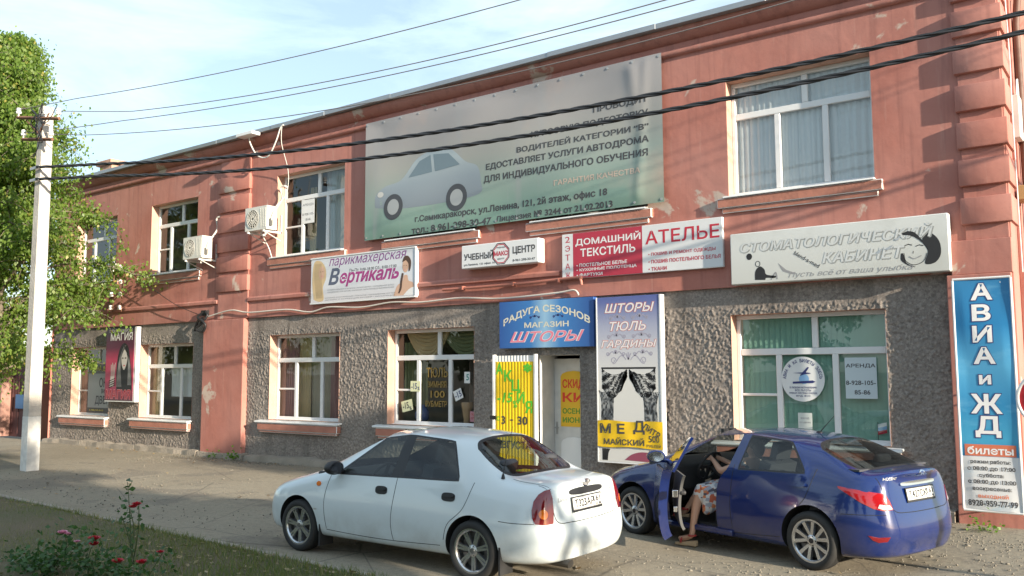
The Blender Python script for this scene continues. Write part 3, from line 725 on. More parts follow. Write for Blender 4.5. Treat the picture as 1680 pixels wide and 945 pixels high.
# 3 -- light box of the training centre
x0, x1, z0, z1 = -10.70, -8.92, 3.945, 4.385; yf = -.23
mk = sign('light_box', 'slim white light box with a red and black octagon emblem in its middle', 'sign', x0, x1, z0, z1, yf, -.03, mat('light_box_face', (.72, .73, .74), .35, var=.04), bevel=.012)
y = yf-.0012
letters(mk, 'dgrey', [('УЧЕБНЫЙ', x0+.06, 4.10, .71, .155, dict(bold=.035)), ('ЦЕНТР', x1-.57, 4.115, .50, .155, dict(bold=.035)), ('ул.Ленина, 121 офис 16', x0+.06, 3.985, .74, .05), ('8-961-298-30-47', x1-.57, 3.995, .50, .045, dict(bold=.02)), ('УЧЕБНЫЙ', -9.86, 4.265, .2, .035), ('ЦЕНТР', -9.84, 4.05, .16, .035)], y)
letters(mk, 'red', [('МАКС', -9.915, 4.125, .31, .09, dict(bold=.035))], y)
m = MB()
for (q, mi) in ((.205, 0), (.180, 1)):
    P = [(-9.76+q*math.cos(R(22.5+45*i)), 4.165+q*math.sin(R(22.5+45*i))) for i in range(9)]; ribbon(m, P, .017, y, mi)
m.build('emblem', [INK, INKS['red']], mk, recalc=False)
m = MB(); m.box(x0+.25, x0+.31, -.03, -.001, 4.1, 4.2); m.box(x1-.31, x1-.25, -.03, -.001, 4.1, 4.2); m.build('bracket', STEEL, mk)

# 4 -- textile / tailor's banner
x0, x1, z0, z1 = -8.52, -5.52, 3.62, 4.41; yf = -.075; y = yf-.0016
ts = sign('shop_sign', 'half crimson half white home-textile and tailoring sign right of the white light box', 'sign', x0, x1, z0, z1, yf, -.01, mat('tailor_sign_white', (.68, .69, .70), .5, var=.06))
m = MB(); m.quad((-8.29, yf-.0007, z0+.002), (-6.93, yf-.0007, z0+.002), (-6.93, yf-.0007, z1-.002), (-8.29, yf-.0007, z1-.002)); m.build('red_field', mat('crimson_sheet', (.44, .035, .065), .5, var=.1), ts, recalc=False)
letters(ts, 'red', [(ch, -8.45, 4.26-.158*i, .10, .105, dict(bold=0)) for i, ch in enumerate('2ЭТАЖ')]+[('АТЕЛЬЕ', -6.87, 4.09, 1.30, .22, dict(bold=.012)), ('• ПОШИВ И РЕМОНТ ОДЕЖДЫ', -6.82, 3.885, 1.18, .062), ('• ПОШИВ ПОСТЕЛЬНОГО БЕЛЬЯ', -6.82, 3.765, 1.26, .062), ('• ТКАНИ', -6.82, 3.645, .33, .062)], y)
letters(ts, 'white', [('ДОМАШНИЙ', -8.24, 4.17, 1.28, .165), ('ТЕКСТИЛЬ', -8.14, 3.985, 1.08, .145), ('• ПОСТЕЛЬНОЕ БЕЛЬЕ', -8.22, 3.81, 1.0, .06), ('• КУХОННЫЕ ПОЛОТЕНЦА', -8.22, 3.725, 1.18, .06), ('• ФАРТУКИ', -8.22, 3.64, .52, .06)], y)

# 5 -- dental surgery light box
x0, x1, z0, z1 = -5.36, -2.29, 3.315, 4.10; yf = -.17; y = yf-.0015
ds = sign('light_box', 'long white dental surgery light box with peeling silver lettering and a smiling face', 'sign', x0, x1, z0, z1, yf, -.02, gradmat('dental_sign_face', [(0, (.55, .56, .53)), (1, (.64, .66, .65))], .4, [((.46, .47, .44), .50, .8, 1.2, None)]), bevel=.012)
for (dx, dz, nm) in ((.014, -.014, ink('letter_shadow', (.30, .31, .30))), (0, 0, ink('pale_silver', (.58, .60, .60)))):
    letters(ds, nm, [('СТОМАТОЛОГИЧЕСКИЙ', -5.20+dx, 3.80+dz, 2.72, .19, dict(shear=.25, bold=.02)), ('КАБИНЕТ', -3.97+dx, 3.545+dz, 1.12, .16, dict(shear=.25, bold=.02))], y-(.0008 if dx == 0 else 0))
letters(ds, 'grey', [('Пусть всё от ваша улыбка', -4.47, 3.35, 1.72, .10, dict(shear=.35, bold=0))], y)
letters(ds, 'dgrey', [('blend-a-med', -4.40, 3.59, .42, .06, dict(rot=R(-33), bold=.008))], y-.001)
m = MB()
shape(m, spline([(-2.62, 3.86), (-2.50, 3.84), (-2.41, 3.72), (-2.40, 3.55), (-2.48, 3.44), (-2.60, 3.44), (-2.56, 3.60), (-2.62, 3.72)]), y, 0)
shape(m, spline([(-2.92, 3.86), (-2.74, 3.82), (-2.60, 3.70), (-2.55, 3.62), (-2.57, 3.68), (-2.70, 3.86), (-2.80, 3.90)]), y-.001, 0)
shape(m, spline([(-2.87, 3.60), (-2.83, 3.46), (-2.72, 3.40), (-2.80, 3.42), (-2.90, 3.50), (-2.90, 3.60)]), y, 0)
for (ex, ez, w_) in ((-2.80, 3.70, .05), (-2.66, 3.68, .05)): ribbon(m, [(ex-w_, ez), (ex, ez+.018), (ex+w_, ez)], .011, y-.001, 0)
ribbon(m, spline([(-2.80, 3.55), (-2.73, 3.515), (-2.64, 3.55)]), .012, y-.001, 1); ribbon(m, [(-2.74, 3.62), (-2.745, 3.585)], .008, y-.001, 0)
ribbon(m, spline([(-2.86, 3.60), (-2.84, 3.49), (-2.74, 3.43), (-2.62, 3.47), (-2.57, 3.58)]), .008, y-.001, 0)
m.build('portrait', [INK, INKS['grey']], ds, recalc=False); m = MB()
shape(m, disc(-5.06, 3.73, .045, .05), y, 0)
shape(m, spline([(-4.98, 3.37), (-4.97, 3.50), (-4.90, 3.57), (-4.83, 3.52), (-4.80, 3.44), (-4.66, 3.41), (-4.68, 3.38), (-4.80, 3.39), (-4.82, 3.36)]), y, 0); ribbon(m, disc(-4.93, 3.61, .035, .04)+[(-4.895, 3.61)], .01, y, 0)
m.build('portrait', [INK, INKS['grey']], ds, recalc=False); m = MB()
shape(m, [(-4.62, 3.60), (-4.50, 3.49), (-4.33, 3.42), (-4.42, 3.42), (-4.55, 3.47)], y, 1); ribbon(m, spline([(-4.73, 3.36), (-4.66, 3.46), (-4.64, 3.36)]), .02, y, 1)
m.build('toothbrush_print', [INK, INKS['grey']], ds, recalc=False)
m = MB()
for (px, pz, s_) in ((-2.93, 3.80, .05), (-3.05, 3.68, .06), (-3.18, 3.64, .05)): shape(m, [(px-s_, pz-.01), (px, pz-.02), (px+s_, pz+.05), (px+.01, pz+.03)], y-.003, 0)
m.build('peeling_patch', ink('bluish_patch', (.38, .42, .46)), ds, recalc=False)

# 6 -- tall ticket-office banner on the corner
x0, x1, z0, z1 = -2.245, -1.60, .24, 3.17
def aw(x, z): u = (x-x0)/(x1-x0); v = (z-z0)/(z1-z0); return -.30-.010*math.sin(2*u+9*v)*min(1, 6*min(u, 1-u))-.004*math.sin(17*v+2*u)*min(1, 6*min(u, 1-u))
vs = []; fs = []
for i in range(25):
    for j in range(81):
        x = x0+(x1-x0)*i/24; z = z0+(z1-z0)*j/80; vs.append((x, aw(x, z), z))
for i in range(24):
    for j in range(80): a = i*81+j; fs.append((a, a+81, a+82, a+1))
av = thing('banner', 'tall narrow blue air and rail ticket banner with white capital letters at the building corner', 'banner', ((x0+x1)/2, -.1, z0))
m = MB(); m.add(vs, fs); m.build('canvas', gradmat('ticket_banner_print', [(0, (.66, .67, .68)), (.228, (.66, .67, .68)), (.23, (.03, .22, .42)), (.30, (.06, .34, .55)), (.45, (.03, .24, .47)), (.62, (.09, .36, .60)), (.8, (.02, .20, .44)), (1, (.03, .20, .42))], .4, [((.20, .48, .68), .55, .85, 2.0, (1, 1, 2.2))]), av, smooth=180, recalc=False)
m = MB(); vs = []
m.add([(x0+.035+.029*i, aw(x0+.035+.029*i, z_)-.003, z_) for i in range(21) for z_ in (.915, .94, .965, .99, 1.015, 1.04, 1.06)], [(i*7+j, i*7+7+j, i*7+8+j, i*7+j+1) for i in range(20) for j in range(6)]); m.build('orange_strip', mat('orange_strip', (.60, .17, .09), .5, var=.05), av, recalc=False)
ay = lambda X, Z: aw(X, Z)-.0045
big = [('А', -2.05, 2.90, .25, .215), ('В', -2.045, 2.63, .215, .215), ('И', -2.05, 2.355, .225, .215), ('А', -2.055, 2.08, .255, .215), ('и', -2.005, 1.82, .14, .12), ('Ж', -2.115, 1.45, .36, .25), ('Д', -2.075, 1.15, .29, .27)]
letters(av, 'navy', [(t, a-.012, z-.012, w+.024, h+.024, dict(bold=.055)) for (t, a, z, w, h) in big], lambda X, Z: aw(X, Z)-.0035)
letters(av, 'white', [(t, a, z, w, h, dict(bold=.03)) for (t, a, z, w, h) in big]+[('билеты', -2.18, .935, .52, .10)], ay)
letters(av, 'dgrey', [('режим работы:', -2.15, .81, .45, .06), ('с 08:00 до 17:00', -2.19, .725, .54, .06), ('суббота:', -2.06, .64, .28, .06), ('с 08:00 до 13:00', -2.19, .56, .54, .06), ('воскресенье:', -2.14, .475, .44, .05), ('8928-959-77-99', -2.20, .29, .56, .075, dict(bold=.02))], ay)
letters(av, 'orange', [('выходной', -2.08, .385, .34, .06)], ay)
m = MB()
for xx in (x0-.012, x1+.012): m.tube([(xx, -.295, z0), (xx, -.295, z1)], .016, 8)
for zz in (z0-.012, z1+.012): m.tube([(x0-.012, -.295, zz), (x1+.012, -.295, zz)], .016, 8)
for zz in (z0+.05, z1-.05, 1.7):
    for xx in (x0+.03, x1-.1): m.tube([(xx, -.29, zz), (xx, -.10, zz)], .012, 6)
m.build('frame', PVC, av)

# 7 -- blue sign over the curtain shop's door
x0, x1, z0, z1 = -9.90, -7.87, 2.43, 3.28; yf = -.10; y = yf-.0012
bs_ = sign('shop_sign', 'blue curtain shop sign with arched cream lettering above the open doorway', 'sign', x0, x1, z0, z1, yf, .02, gradmat('blue_sign_print', [(0, (.03, .10, .33)), (.35, (.05, .20, .50)), (.5, (.30, .50, .68)), (.66, (.06, .22, .52)), (1, (.03, .09, .30))], .35, axis='X'))
def arch(X, Z): t = (X-(x0+x1)/2)/(x1-x0); return X, Z-1.15*t*t
letters(bs_, 'cream', [('РАДУГА СЕЗОНОВ', -9.80, 3.04, 1.86, .15, dict(bold=.025, warp=arch)), ('МАГАЗИН', -9.33, 2.79, .95, .10, dict(bold=.02))], y)
letters(bs_, 'white', [('ШТОРЫ', -9.66, 2.53, 1.6, .20, dict(shear=.35, bold=.04))], y)
letters(bs_, 'pink', [('ШТОРЫ', -9.655, 2.535, 1.59, .19, dict(shear=.35, bold=.012))], y-.0012)
def curl(mb, cx, cz, s, y, mi=0, w=.012):
    for sg in (-1, 1):
        pts = [(cx+sg*s*(.15+.85*t/14), cz+s*.22*math.sin(t/14*math.pi*1.6)) for t in range(15)]; ribbon(mb, pts, w, y, mi)
        pts = [(cx+sg*(s*.95-s*.18*math.cos(a)*(1-.07*i)), cz-.05*s+s*.2*math.sin(a)*(1-.07*i)) for i, a in enumerate([R(40*i) for i in range(11)])]; ribbon(mb, pts, w, y, mi)
    for a in (60, 90, 120): ribbon(mb, [(cx, cz), (cx+s*.3*math.cos(R(a)), cz+s*.4*math.sin(R(a)))], w*1.4, y, mi)
for cx_ in (-9.1, -8.6): m = MB(); curl(m, cx_, 2.98, .10, y); m.build('ornament', INKS['navy'], bs_, recalc=False)
# 8 -- tall curtain poster
x0, x1, z0, z1 = -7.79, -6.62, .52, 3.25; yf = -.12; y = yf-.0012
cs = sign('poster_board', 'tall poster board with engraved black-and-white swagged curtains right of the doorway', 'sign', x0, x1, z0, z1, yf, .0, gradmat('curtain_poster_print', [(0, (.62, .61, .58)), (.5, (.66, .65, .62)), (.66, (.55, .55, .58)), (.82, (.36, .38, .50)), (.97, (.12, .15, .36)), (1, (.10, .13, .34))], .4))
items = [('ШТОРЫ', -7.64, 2.985, .93, .15), ('ТЮЛЬ', -7.55, 2.68, .68, .15), ('ГАРДИНЫ', -7.72, 2.38, 1.04, .14)]
letters(cs, ink('salmon', (.62, .20, .16)), [(t, a-.008, z-.008, w+.016, h+.016, dict(shear=.25, bold=.05)) for (t, a, z, w, h) in items], y)
letters(cs, 'white', [(t, a, z, w, h, dict(shear=.25, bold=.012)) for (t, a, z, w, h) in items], y-.0012)
m = MB()
for (cx, cz, s_) in ((-7.42, 2.59, .16), (-6.95, 2.59, .16), (-7.44, 2.30, .16), (-6.93, 2.30, .16), (-7.2, 2.20, .30), (-7.40, 2.90, .14), (-6.98, 2.90, .14)): m = MB(); curl(m, cx, cz, s_, y, 0, .014); m.build('ornament', INKS['lilac'], cs, recalc=False)
m = MB()
zt = 2.06; rr = random.Random(8)
ribbon(m, [(-7.72, zt), (-6.70, zt)], .03, y, 1)
m.build('curtain_print', [INKS['lilac'], INK], cs, recalc=False)
for sd_ in (-1, 1):
    m = MB(); cx = -7.21; ex = cx+sd_*.50; mxx = cx+sd_*.02
    for q in range(15):     # folds of the swag
        t = q/14; dp = .05+.38*t
        ribbon(m, spline([(ex, zt-.02-.30*t), (cx+sd_*.33, zt-.06-dp), (cx+sd_*(.16), zt-.06-dp*.75), (mxx, zt-.03-.10*t)]), [rr.uniform(.004, .028)*(1+.6*math.sin(i*.9+q)) for i in range(31)], y, 1)
    for q in range(11):     # the hanging tails
        xa = cx+sd_*(.20+.031*q); xb = cx+sd_*(.29+.022*q)
        ribbon(m, spline([(xa+sd_*.05, zt-.40+.03*rr.random()), (xb, 1.5), (xb+sd_*.01, 1.18)]), [rr.uniform(.006, .024) for i in range(21)], y, 1)
    for q in range(6): ribbon(m, spline([(ex-sd_*.1*q/6, .54), (ex-sd_*.12*q/6, .66), (ex-sd_*.16*q/6, .73)]), rr.uniform(.012, .03), y, 1)
    m.build('curtain_print', [INKS['lilac'], INK], cs, recalc=False)
m = MB(); shape(m, spline([(-7.3, .56), (-7.15, .66), (-6.95, .70), (-6.72, .66), (-6.70, .56), (-7.0, .55)]), y-.001); m.build('fabric_print', ink('dark_rose', (.26, .06, .10)), cs, recalc=False)
m = MB(); m.box(x1+.001, x1+.03, yf-.008, .0, z0, z1); m.box(x0-.02, x0-.001, yf-.008, 0, z0, z1); m.box(x0-.02, x1+.03, yf-.006, 0, z0-.02, z0-.001); m.build('frame', PVC, cs)
# 8b -- yellow honey strip wrapped over it
x0, x1, z0, z1 = -7.80, -6.59, .765, 1.19
hn = thing('paper_banner', 'yellow hand-lettered honey banner stretched over the tall curtain poster', 'banner', ((x0+x1)/2, -.12, z0))
hw = lambda x, z: -.140-.008*math.sin(9*x+5*z)*math.sin(5*x)**2-.003*math.sin(18*x-14*z)
vs = []; fs = []
for i in range(61):
    for j in range(13):
        u, v = i/60, j/12; x = x0+(x1-x0)*u; z = z0+(z1-z0)*v+(.02*math.sin(9*u))*(v-.5); vs.append((x, hw(x, z), z))
for i in range(60):
    for j in range(12): a = i*13+j; fs.append((a, a+13, a+14, a+1))
m = MB(); m.add(vs, fs); m.build('sheet', mat('yellow_film', (.78, .50, .02), .3, var=.1), hn, smooth=180, recalc=False)
letters(hn, 'dgrey', [('М', -7.75, .985, .21, .16, dict(bold=.03)), ('Е', -7.42, .985, .14, .165, dict(bold=.03)), ('Д', -7.12, .985, .21, .22, dict(bold=.02)), ('ЛИТР', -6.95, 1.00, .33, .10, dict(rot=R(-30), bold=.02)), ('МАЙСКИЙ', -7.68, .80, .76, .125, dict(bold=.02)), ('500', -6.84, .865, .19, .105, dict(bold=.01)), ('РУБЛЕЙ', -6.88, .785, .26, .055, dict(bold=.01))], lambda X, Z: hw(X, Z)-.003)
# 9 -- yellow discount sheet taped to the open ribbed door leaf
x0, x1, z0, z1 = -10.00, -9.15, .22, 2.19
ys = thing('poster', 'yellow discount sheet with green hand lettering taped to the ribbed white door leaf', 'poster', ((x0+x1)/2, -.09, z0))
vs = []; k = 49
for i in range(k+1):
    x = x0+(x1-x0)*i/k; y_ = -.084-(.0 if i % 4 in (0, 1) else .005); vs += [(x, y_, z0), (x, y_, z1)]
m = MB(); m.add(vs, [(2*i, 2*i+2, 2*i+3, 2*i+1) for i in range(k)]); m.build('sheet', mat('yellow_paper', (.82, .55, .01), .55, var=.08, vs=5), ys, recalc=False)
letters(ys, 'lgreen', [('А', -9.985, 1.96, .16, .21), ('К', -9.80, 1.83, .18, .21), ('Ц', -9.625, 1.62, .19, .25), ('И', -9.51, 1.44, .17, .21), ('Я', -9.33, 1.27, .16, .22), ('*', -9.36, 1.99, .18, .17, dict(bold=.05)), ('-15', -9.96, 1.45, .36, .18, dict(shear=.2)), ('%', -9.60, 1.36, .09, .13), ('с', -9.97, 1.12, .07, .08)], -.0905)
letters(ys, 'dgrey', [('3', -9.86, 1.06, .08, .15), ('-', -9.67, 1.13, .08, .02), ('30', -9.50, 1.06, .22, .15), ('АВГУСТА', -9.97, .63, .76, .14, dict(bold=.02))], -.0905)
# 10 -- salon sign at the left
x0, x1, z0, z1 = -23.55, -22.15, 1.28, 3.25; yf = -.11; y = yf-.0012
ms_ = sign('poster_board', 'dark red beauty salon board with a pale long-haired woman, between two windows at far left', 'sign', x0, x1, z0, z1, yf, .0, gradmat('salon_board_print', [(0, (.09, .02, .035)), (.2, (.33, .03, .08)), (.55, (.44, .03, .09)), (.72, (.12, .02, .05)), (1, (.012, .012, .016))], .4))
letters(ms_, 'white', [('МАГИЯ', -23.33, 2.90, 1.1, .21, dict(bold=.015)), ('САЛОН ПАРИКМАХЕРСКАЯ', -23.4, 3.12, 1.15, .085, dict(bold=.0))], y)
letters(ms_, ink('pale_pink', (.68, .30, .34)), [('МАГИЯ', -23.47, 1.32, 1.22, .26, dict(bold=.03))], y-.002)
letters(ms_, ink('dark_red', (.30, .0, .01)), [('МАГИЯ', -23.46, 1.33, 1.2, .24, dict(bold=.0))], y-.003)
m = MB()
shape(m, spline([(-22.95, 1.55), (-22.98, 2.1), (-22.88, 2.6), (-22.66, 2.82), (-22.42, 2.7), (-22.3, 2.3), (-22.22, 1.9), (-22.2, 1.55)]), y, 0)
shape(m, spline([(-22.76, 2.50), (-22.72, 2.25), (-22.60, 2.10), (-22.48, 2.28), (-22.46, 2.50), (-22.6, 2.66)]), y-.001, 1)
for q in range(9): ribbon(m, spline([(-22.62+.01*q, 2.76), (-22.86+.01*q, 2.35), (-22.95+.03*q, 1.65)]), .012, y-.0015, 2)
for q in range(9): ribbon(m, spline([(-22.60-.005*q, 2.76), (-22.42+.01*q, 2.35), (-22.40+.02*q, 1.7)]), .012, y-.0015, 2)
for (ex, sg) in ((-22.68, 1), (-22.54, -1)): shape(m, disc(ex, 2.42, .045, .018, 10), y-.002, 0)
shape(m, disc(-22.60, 2.22, .04, .018, 10), y-.002, 3)
for q in range(4): ribbon(m, spline([(-23.28+.05*q, 1.65), (-23.24+.05*q, 1.95), (-23.25+.07*q, 2.25+.05*(q % 2))]), [.05]*10+[.03]*11, y-.001, 1)
for q in range(4): ribbon(m, [(-23.34, 1.62+.06*q), (-23.02, 1.70+.06*q)], .025, y-.0015, 0)
m.build('portrait', [INK, ink('pale_grey', (.55, .52, .50)), INKS['grey'], INKS['red']], ms_, recalc=False)
m = MB(); m.box(x1+.001, x1+.09, yf+.01, .02, z0, z1); m.box(x0, x1+.09, yf+.01, .02, z0-.03, z0-.002); m.build('frame', PVC, ms_)

# 11 -- notices behind and on the glass
def notice(name, label, cat, x, z, w, h, y, body, inkn, lines, rot=0, group=None):
    r = thing(name, label, cat, (x+w/2, y, z), 0, group)
    m = MB(); P = [(x, z), (x+w, z), (x+w, z+h), (x, z+h)]
    if rot:
        cx, cz = x+w/2, z+h/2; P = [(cx+(p[0]-cx)*math.cos(rot)-(p[1]-cz)*math.sin(rot), cz+(p[0]-cx)*math.sin(rot)+(p[1]-cz)*math.cos(rot)) for p in P]
    m.prism(P, y-.002, y); m.build('sheet', body, r)
    if lines: letters(r, inkn, [(t, x+a*w, z+c*h, bw_*w, hh*h, dict(bold=.02, rot=rot)) for (t, a, c, bw_, hh) in lines], y-.003)
    return r
PAPER = mat('white_paper', (.72, .73, .72), .6, var=.05); YELP = mat('pale_yellow_paper', (.68, .70, .45), .6, var=.05); PINKP = mat('pink_paper', (.72, .30, .36), .6, var=.08)
yl = .245
dn = [('-15', .1, .2, .55, .6), ('%', .72, .12, .2, .35)]
notice('paper_notice', 'square pale yellow discount notice taped in the curtain shop window, at mid height', 'notice', -12.44, 1.62, .27, .21, yl, YELP, 'navy', dn)
notice('paper_notice', 'pale yellow discount notice low in the left corner of the curtain shop window', 'notice', -12.68, 1.22, .30, .22, yl, YELP, 'dgrey', dn, R(12))
notice('paper_notice', 'white slip with a blue 5, highest notice in the right light of the curtain window', 'notice', -11.02, 1.79, .14, .22, yl, PAPER, 'teal', [('5', .35, .25, .5, .55)])
notice('paper_notice', 'tilted white discount notice in the right light of the curtain shop window', 'notice', -11.28, 1.47, .21, .20, yl, PAPER, 'navy', [('-15', .1, .2, .8, .6)], R(22))
notice('paper_notice', 'small pink note standing at the sill end of the curtain shop window', 'notice', -10.95, 1.05, .22, .2, yl+.09, PINKP, 'red', [('ТКАНИ', .1, .6, .8, .2), ('ОТ 100', .1, .25, .8, .2)])
letters_root = thing('window_lettering', 'amber stick-on lettering on the middle glass of the curtain shop window', 'lettering', (-11.8, .27, 1.3))
letters(letters_root, ink('amber', (.26, .165, .035)), [('ТЮЛЬ', -12.03, 1.90, .56, .2, dict(bold=.02)), ('ЗИМНЯЯ', -12.0, 1.70, .5, .13), ('100', -11.92, 1.50, .38, .14), ('РУБ/МЕТР', -12.05, 1.32, .56, .12)], .27)
notice('paper_notice', 'white sheet with a rental phone number in the green-blind window', 'notice', -3.83, 1.60, .44, .59, yl, mat('pale_blue_paper', (.52, .60, .63), .6, var=.04), 'dgrey', [('АРЕНДА', .03, .74, .94, .11), ('8-928-105-', .02, .33, .94, .11), ('85-86', .28, .10, .5, .11)])
notice('paper_notice', 'small faded sheet low in the middle light of the green-blind window', 'notice', -4.54, 1.14, .21, .24, yl, mat('faded_paper', (.58, .62, .58), .6, var=.08), 'grey', [('ВХОД', .2, .6, .6, .12), ('СО ДВОРА', .1, .35, .8, .1)])
notice('paper_notice', 'white rental sheet taped inside the upper window beside the white air conditioner', 'notice', -15.83, 5.40, .42, .55, .205, PAPER, 'grey', [('АРЕНДА', .05, .72, .9, .12), ('8-928-105-', .03, .34, .94, .1), ('85-86', .3, .12, .4, .1)])
ok_ = notice('window_poster', 'grey and yellow window dealer poster behind glass, partly hidden by the red salon board', 'poster', -25.08, .90, 1.45, 1.38, .235, gradmat('window_poster_print', [(0, (.04, .04, .04)), (.1, (.04, .04, .04)), (.11, (.30, .31, .31)), (.6, (.42, .43, .42)), (.8, (.28, .29, .28)), (.81, (.05, .05, .04)), (1, (.05, .05, .04))], .4), 'dgrey', [('ОКНА', .42, .52, .55, .2), ('ВИТРАЖИ', .5, .40, .5, .09), ('ДВЕРИ', .28, .15, .66, .2)])
letters(ok_, ink('poster_yellow', (.62, .52, .10)), [('ОКНА ДОМА', -24.88, 2.06, 1.15, .15), ('8 (988) 949-36-33', -24.95, .94, .75, .06)], .225)
rs = thing('round_sticker', 'round white ticket-office sticker with a blue globe and plane in the green-blind window', 'sticker', (-4.45, yl, 1.5))
m = MB(); m.prism(disc(-4.45, 1.88, .325, .335, 48), yl-.002, yl); m.build('sheet', PAPER, rs)
def ringtext(mb, body, cx, cz, r, a0, a1, h, y):
    n = len(body)
    for i, ch in enumerate(body):
        if ch == ' ': continue
        a = R(a0+(a1-a0)*(i+.5)/n); w = 2*math.pi*r*abs(a1-a0)/360/n*.85
        txt(mb, ch, cx+r*math.cos(a)-w/2, cz+r*math.sin(a)-h/2, w, h, y, rot=a-math.pi/2, bold=.02)
m = MB(); ringtext(m, 'АВИА и ЖД БИЛЕТЫ ЗДЕСЬ', -4.45, 1.88, .275, 180, 0, .05, yl-.004)
for i, (t, w_) in enumerate((('В ЛЮБОМ НАПРАВЛЕНИИ', .40), ('ВСЕ ЛЬГОТЫ', .24), ('ГИБКАЯ СИСТЕМА СКИДОК', .42), ('ФПД, ФСС', .22))): txt(m, t, -4.45-w_/2, 1.74-.042*i, w_, .028, yl-.004)
m.build('lettering', INKS['navy'], rs, recalc=False)
m = MB(); shape(m, disc(-4.43, 1.88, .075, .075), yl-.004, 0); shape(m, [(-4.60, 1.97), (-4.45, 1.98), (-4.37, 2.06), (-4.35, 2.05), (-4.40, 1.98), (-4.33, 1.97), (-4.33, 1.96), (-4.42, 1.95), (-4.48, 1.93), (-4.49, 1.94), (-4.46, 1.96)], yl-.005, 1); shape(m, [(-4.60, 1.84), (-4.30, 1.86), (-4.26, 1.84), (-4.30, 1.82), (-4.60, 1.81)], yl-.005, 1)
m.build('emblem', [INKS['sky'], INKS['navy']], rs, recalc=False)
m = MB(); rr = random.Random(2)
fl = thing('flag', 'small tricolour paper flag standing in the corner of the green-blind window', 'flag', (-3.35, .30, 1.0))
for i, nm in enumerate(('white', 'sky', 'red')): m.quad((-3.42, .30, 1.24-.05*i), (-3.30, .31, 1.27-.05*i), (-3.30, .31, 1.22-.05*i), (-3.42, .30, 1.19-.05*i), i)
m.build('cloth', [INKS['white'], INKS['sky'], INKS['red']], fl, recalc=False)
m = MB(); m.tube([(-3.42, .305, 1.0), (-3.42, .305, 1.27)], .004, 6); m.build('stick', BLACK, fl)
# things on the sill of the curtain shop
for (nm, lab, x, prof, mm) in (('vase', 'blue rounded vase on the sill of the curtain shop window', -12.30, [(.05, 0), (.14, .1), (.15, .22), (.08, .34), (.07, .38)], mat('blue_glaze', (.05, .09, .25), .2)), ('vase', 'tall tan vase on the sill of the curtain shop window', -11.12, [(.07, 0), (.07, .1), (.10, .3), (.12, .42), (.11, .45)], mat('tan_glaze', (.42, .26, .14), .3))):
    m = MB(); m.lathe(prof, (x, .45, .97), 'z', 20); tag(m.build(nm, mm, smooth=50), lab, 'vase')
# ------------------------------------------------------------------ air conditioners
ACW = mat('ac_cream_enamel', (.66, .65, .60), .4, var=.08)
def ac(name, label, x, y, z, w=.78, h=.54, d=.28):
    r = thing(name, label, 'air conditioner', (x+w/2, y+d, z), 0, 'outdoor units on the facade')
    m = MB(); m.box(x, x+w, y, y+d, z, z+h)
    for i in range(9):
        zz = z+.07+.043*i
        m.box(x+w+.001, x+w+.004, y+.04, y+d-.03, zz, zz+.02, 0)
    b = m.build('housing', ACW, r, bevel=.014)
    m = MB(); cx, cz, rad = x+.29, z+h*.5, .205
    m.lathe([(rad, -.002), (rad, .002)], (cx, y-.004, cz), 'y', 32); m.build('fan_opening', mat('ac_dark', (.055, .055, .05), .7, var=0), r)
    m = MB()
    for rr_ in (.06, .11, .16, .205): m.tube([(cx+rr_*math.cos(2*math.pi*i/28), y-.014, cz+rr_*math.sin(2*math.pi*i/28)) for i in range(28)], .0045, 5, closed=True)
    for i in range(16):
        a = 2*math.pi*i/16; m.tube([(cx+.03*math.cos(a), y-.012, cz+.03*math.sin(a)), (cx+.205*math.cos(a), y-.012, cz+.205*math.sin(a))], .004, 5)
    for i in range(12): m.box(x+.54, x+w-.03, y-.006, y-.001, z+.06+.036*i, z+.075+.036*i)
    for i in range(4): m.box(x+.545+.06*i, x+.552+.06*i, y-.007, y-.001, z+.05, z+h-.05)
    m.build('grille', ACW, r)
    m = MB(); m.box(x+w+.002, x+w+.05, y+.06, y+.13, z+.08, z+.24); m.build('valve_cover', mat('dark_service', (.09, .09, .085), .6, var=0), r)
    m = MB()
    for xx in (x+.1, x+w-.12):
        m.box(xx, xx+.04, y-.02, -.005, z-.055, z-.012); m.box(xx, xx+.04, -.035, -.004, z-.05, z+.38); m.tube([(xx+.02, y+.04, z-.05), (xx+.02, -.02, z-.22)], .012, 6)
    for xx in (x+.1, x+w-.12):
        for yy in (y+.05, y+.2): m.box(xx+.005, xx+.035, yy, yy+.03, z-.012, z+.002)
    m.build('bracket', PVCD, r)
    m = MB(); X0 = x+w
    m.tube(spline([(X0+.03, y+.1, z+.2), (X0+.06, y+.16, z+.4), (X0-.05, -.05, z+.75), (X0-.12, -.03, z+1.0), (X0-.02, -.02, z+1.06), (X0+.02, .05, z+1.03)], 6), .022, 8)
    m.build('pipe', mat('pipe_wrap', (.55, .53, .48), .7, var=.15), r)
    return r
ac('air_conditioner', 'cream air conditioner hanging lower, right below a dark upper window, nearer the tree', -19.42, -.50, 4.79)
ac('air_conditioner', 'cream air conditioner hanging higher, between the stacked blocks and a white-framed upper window', -16.98, -.50, 5.245)
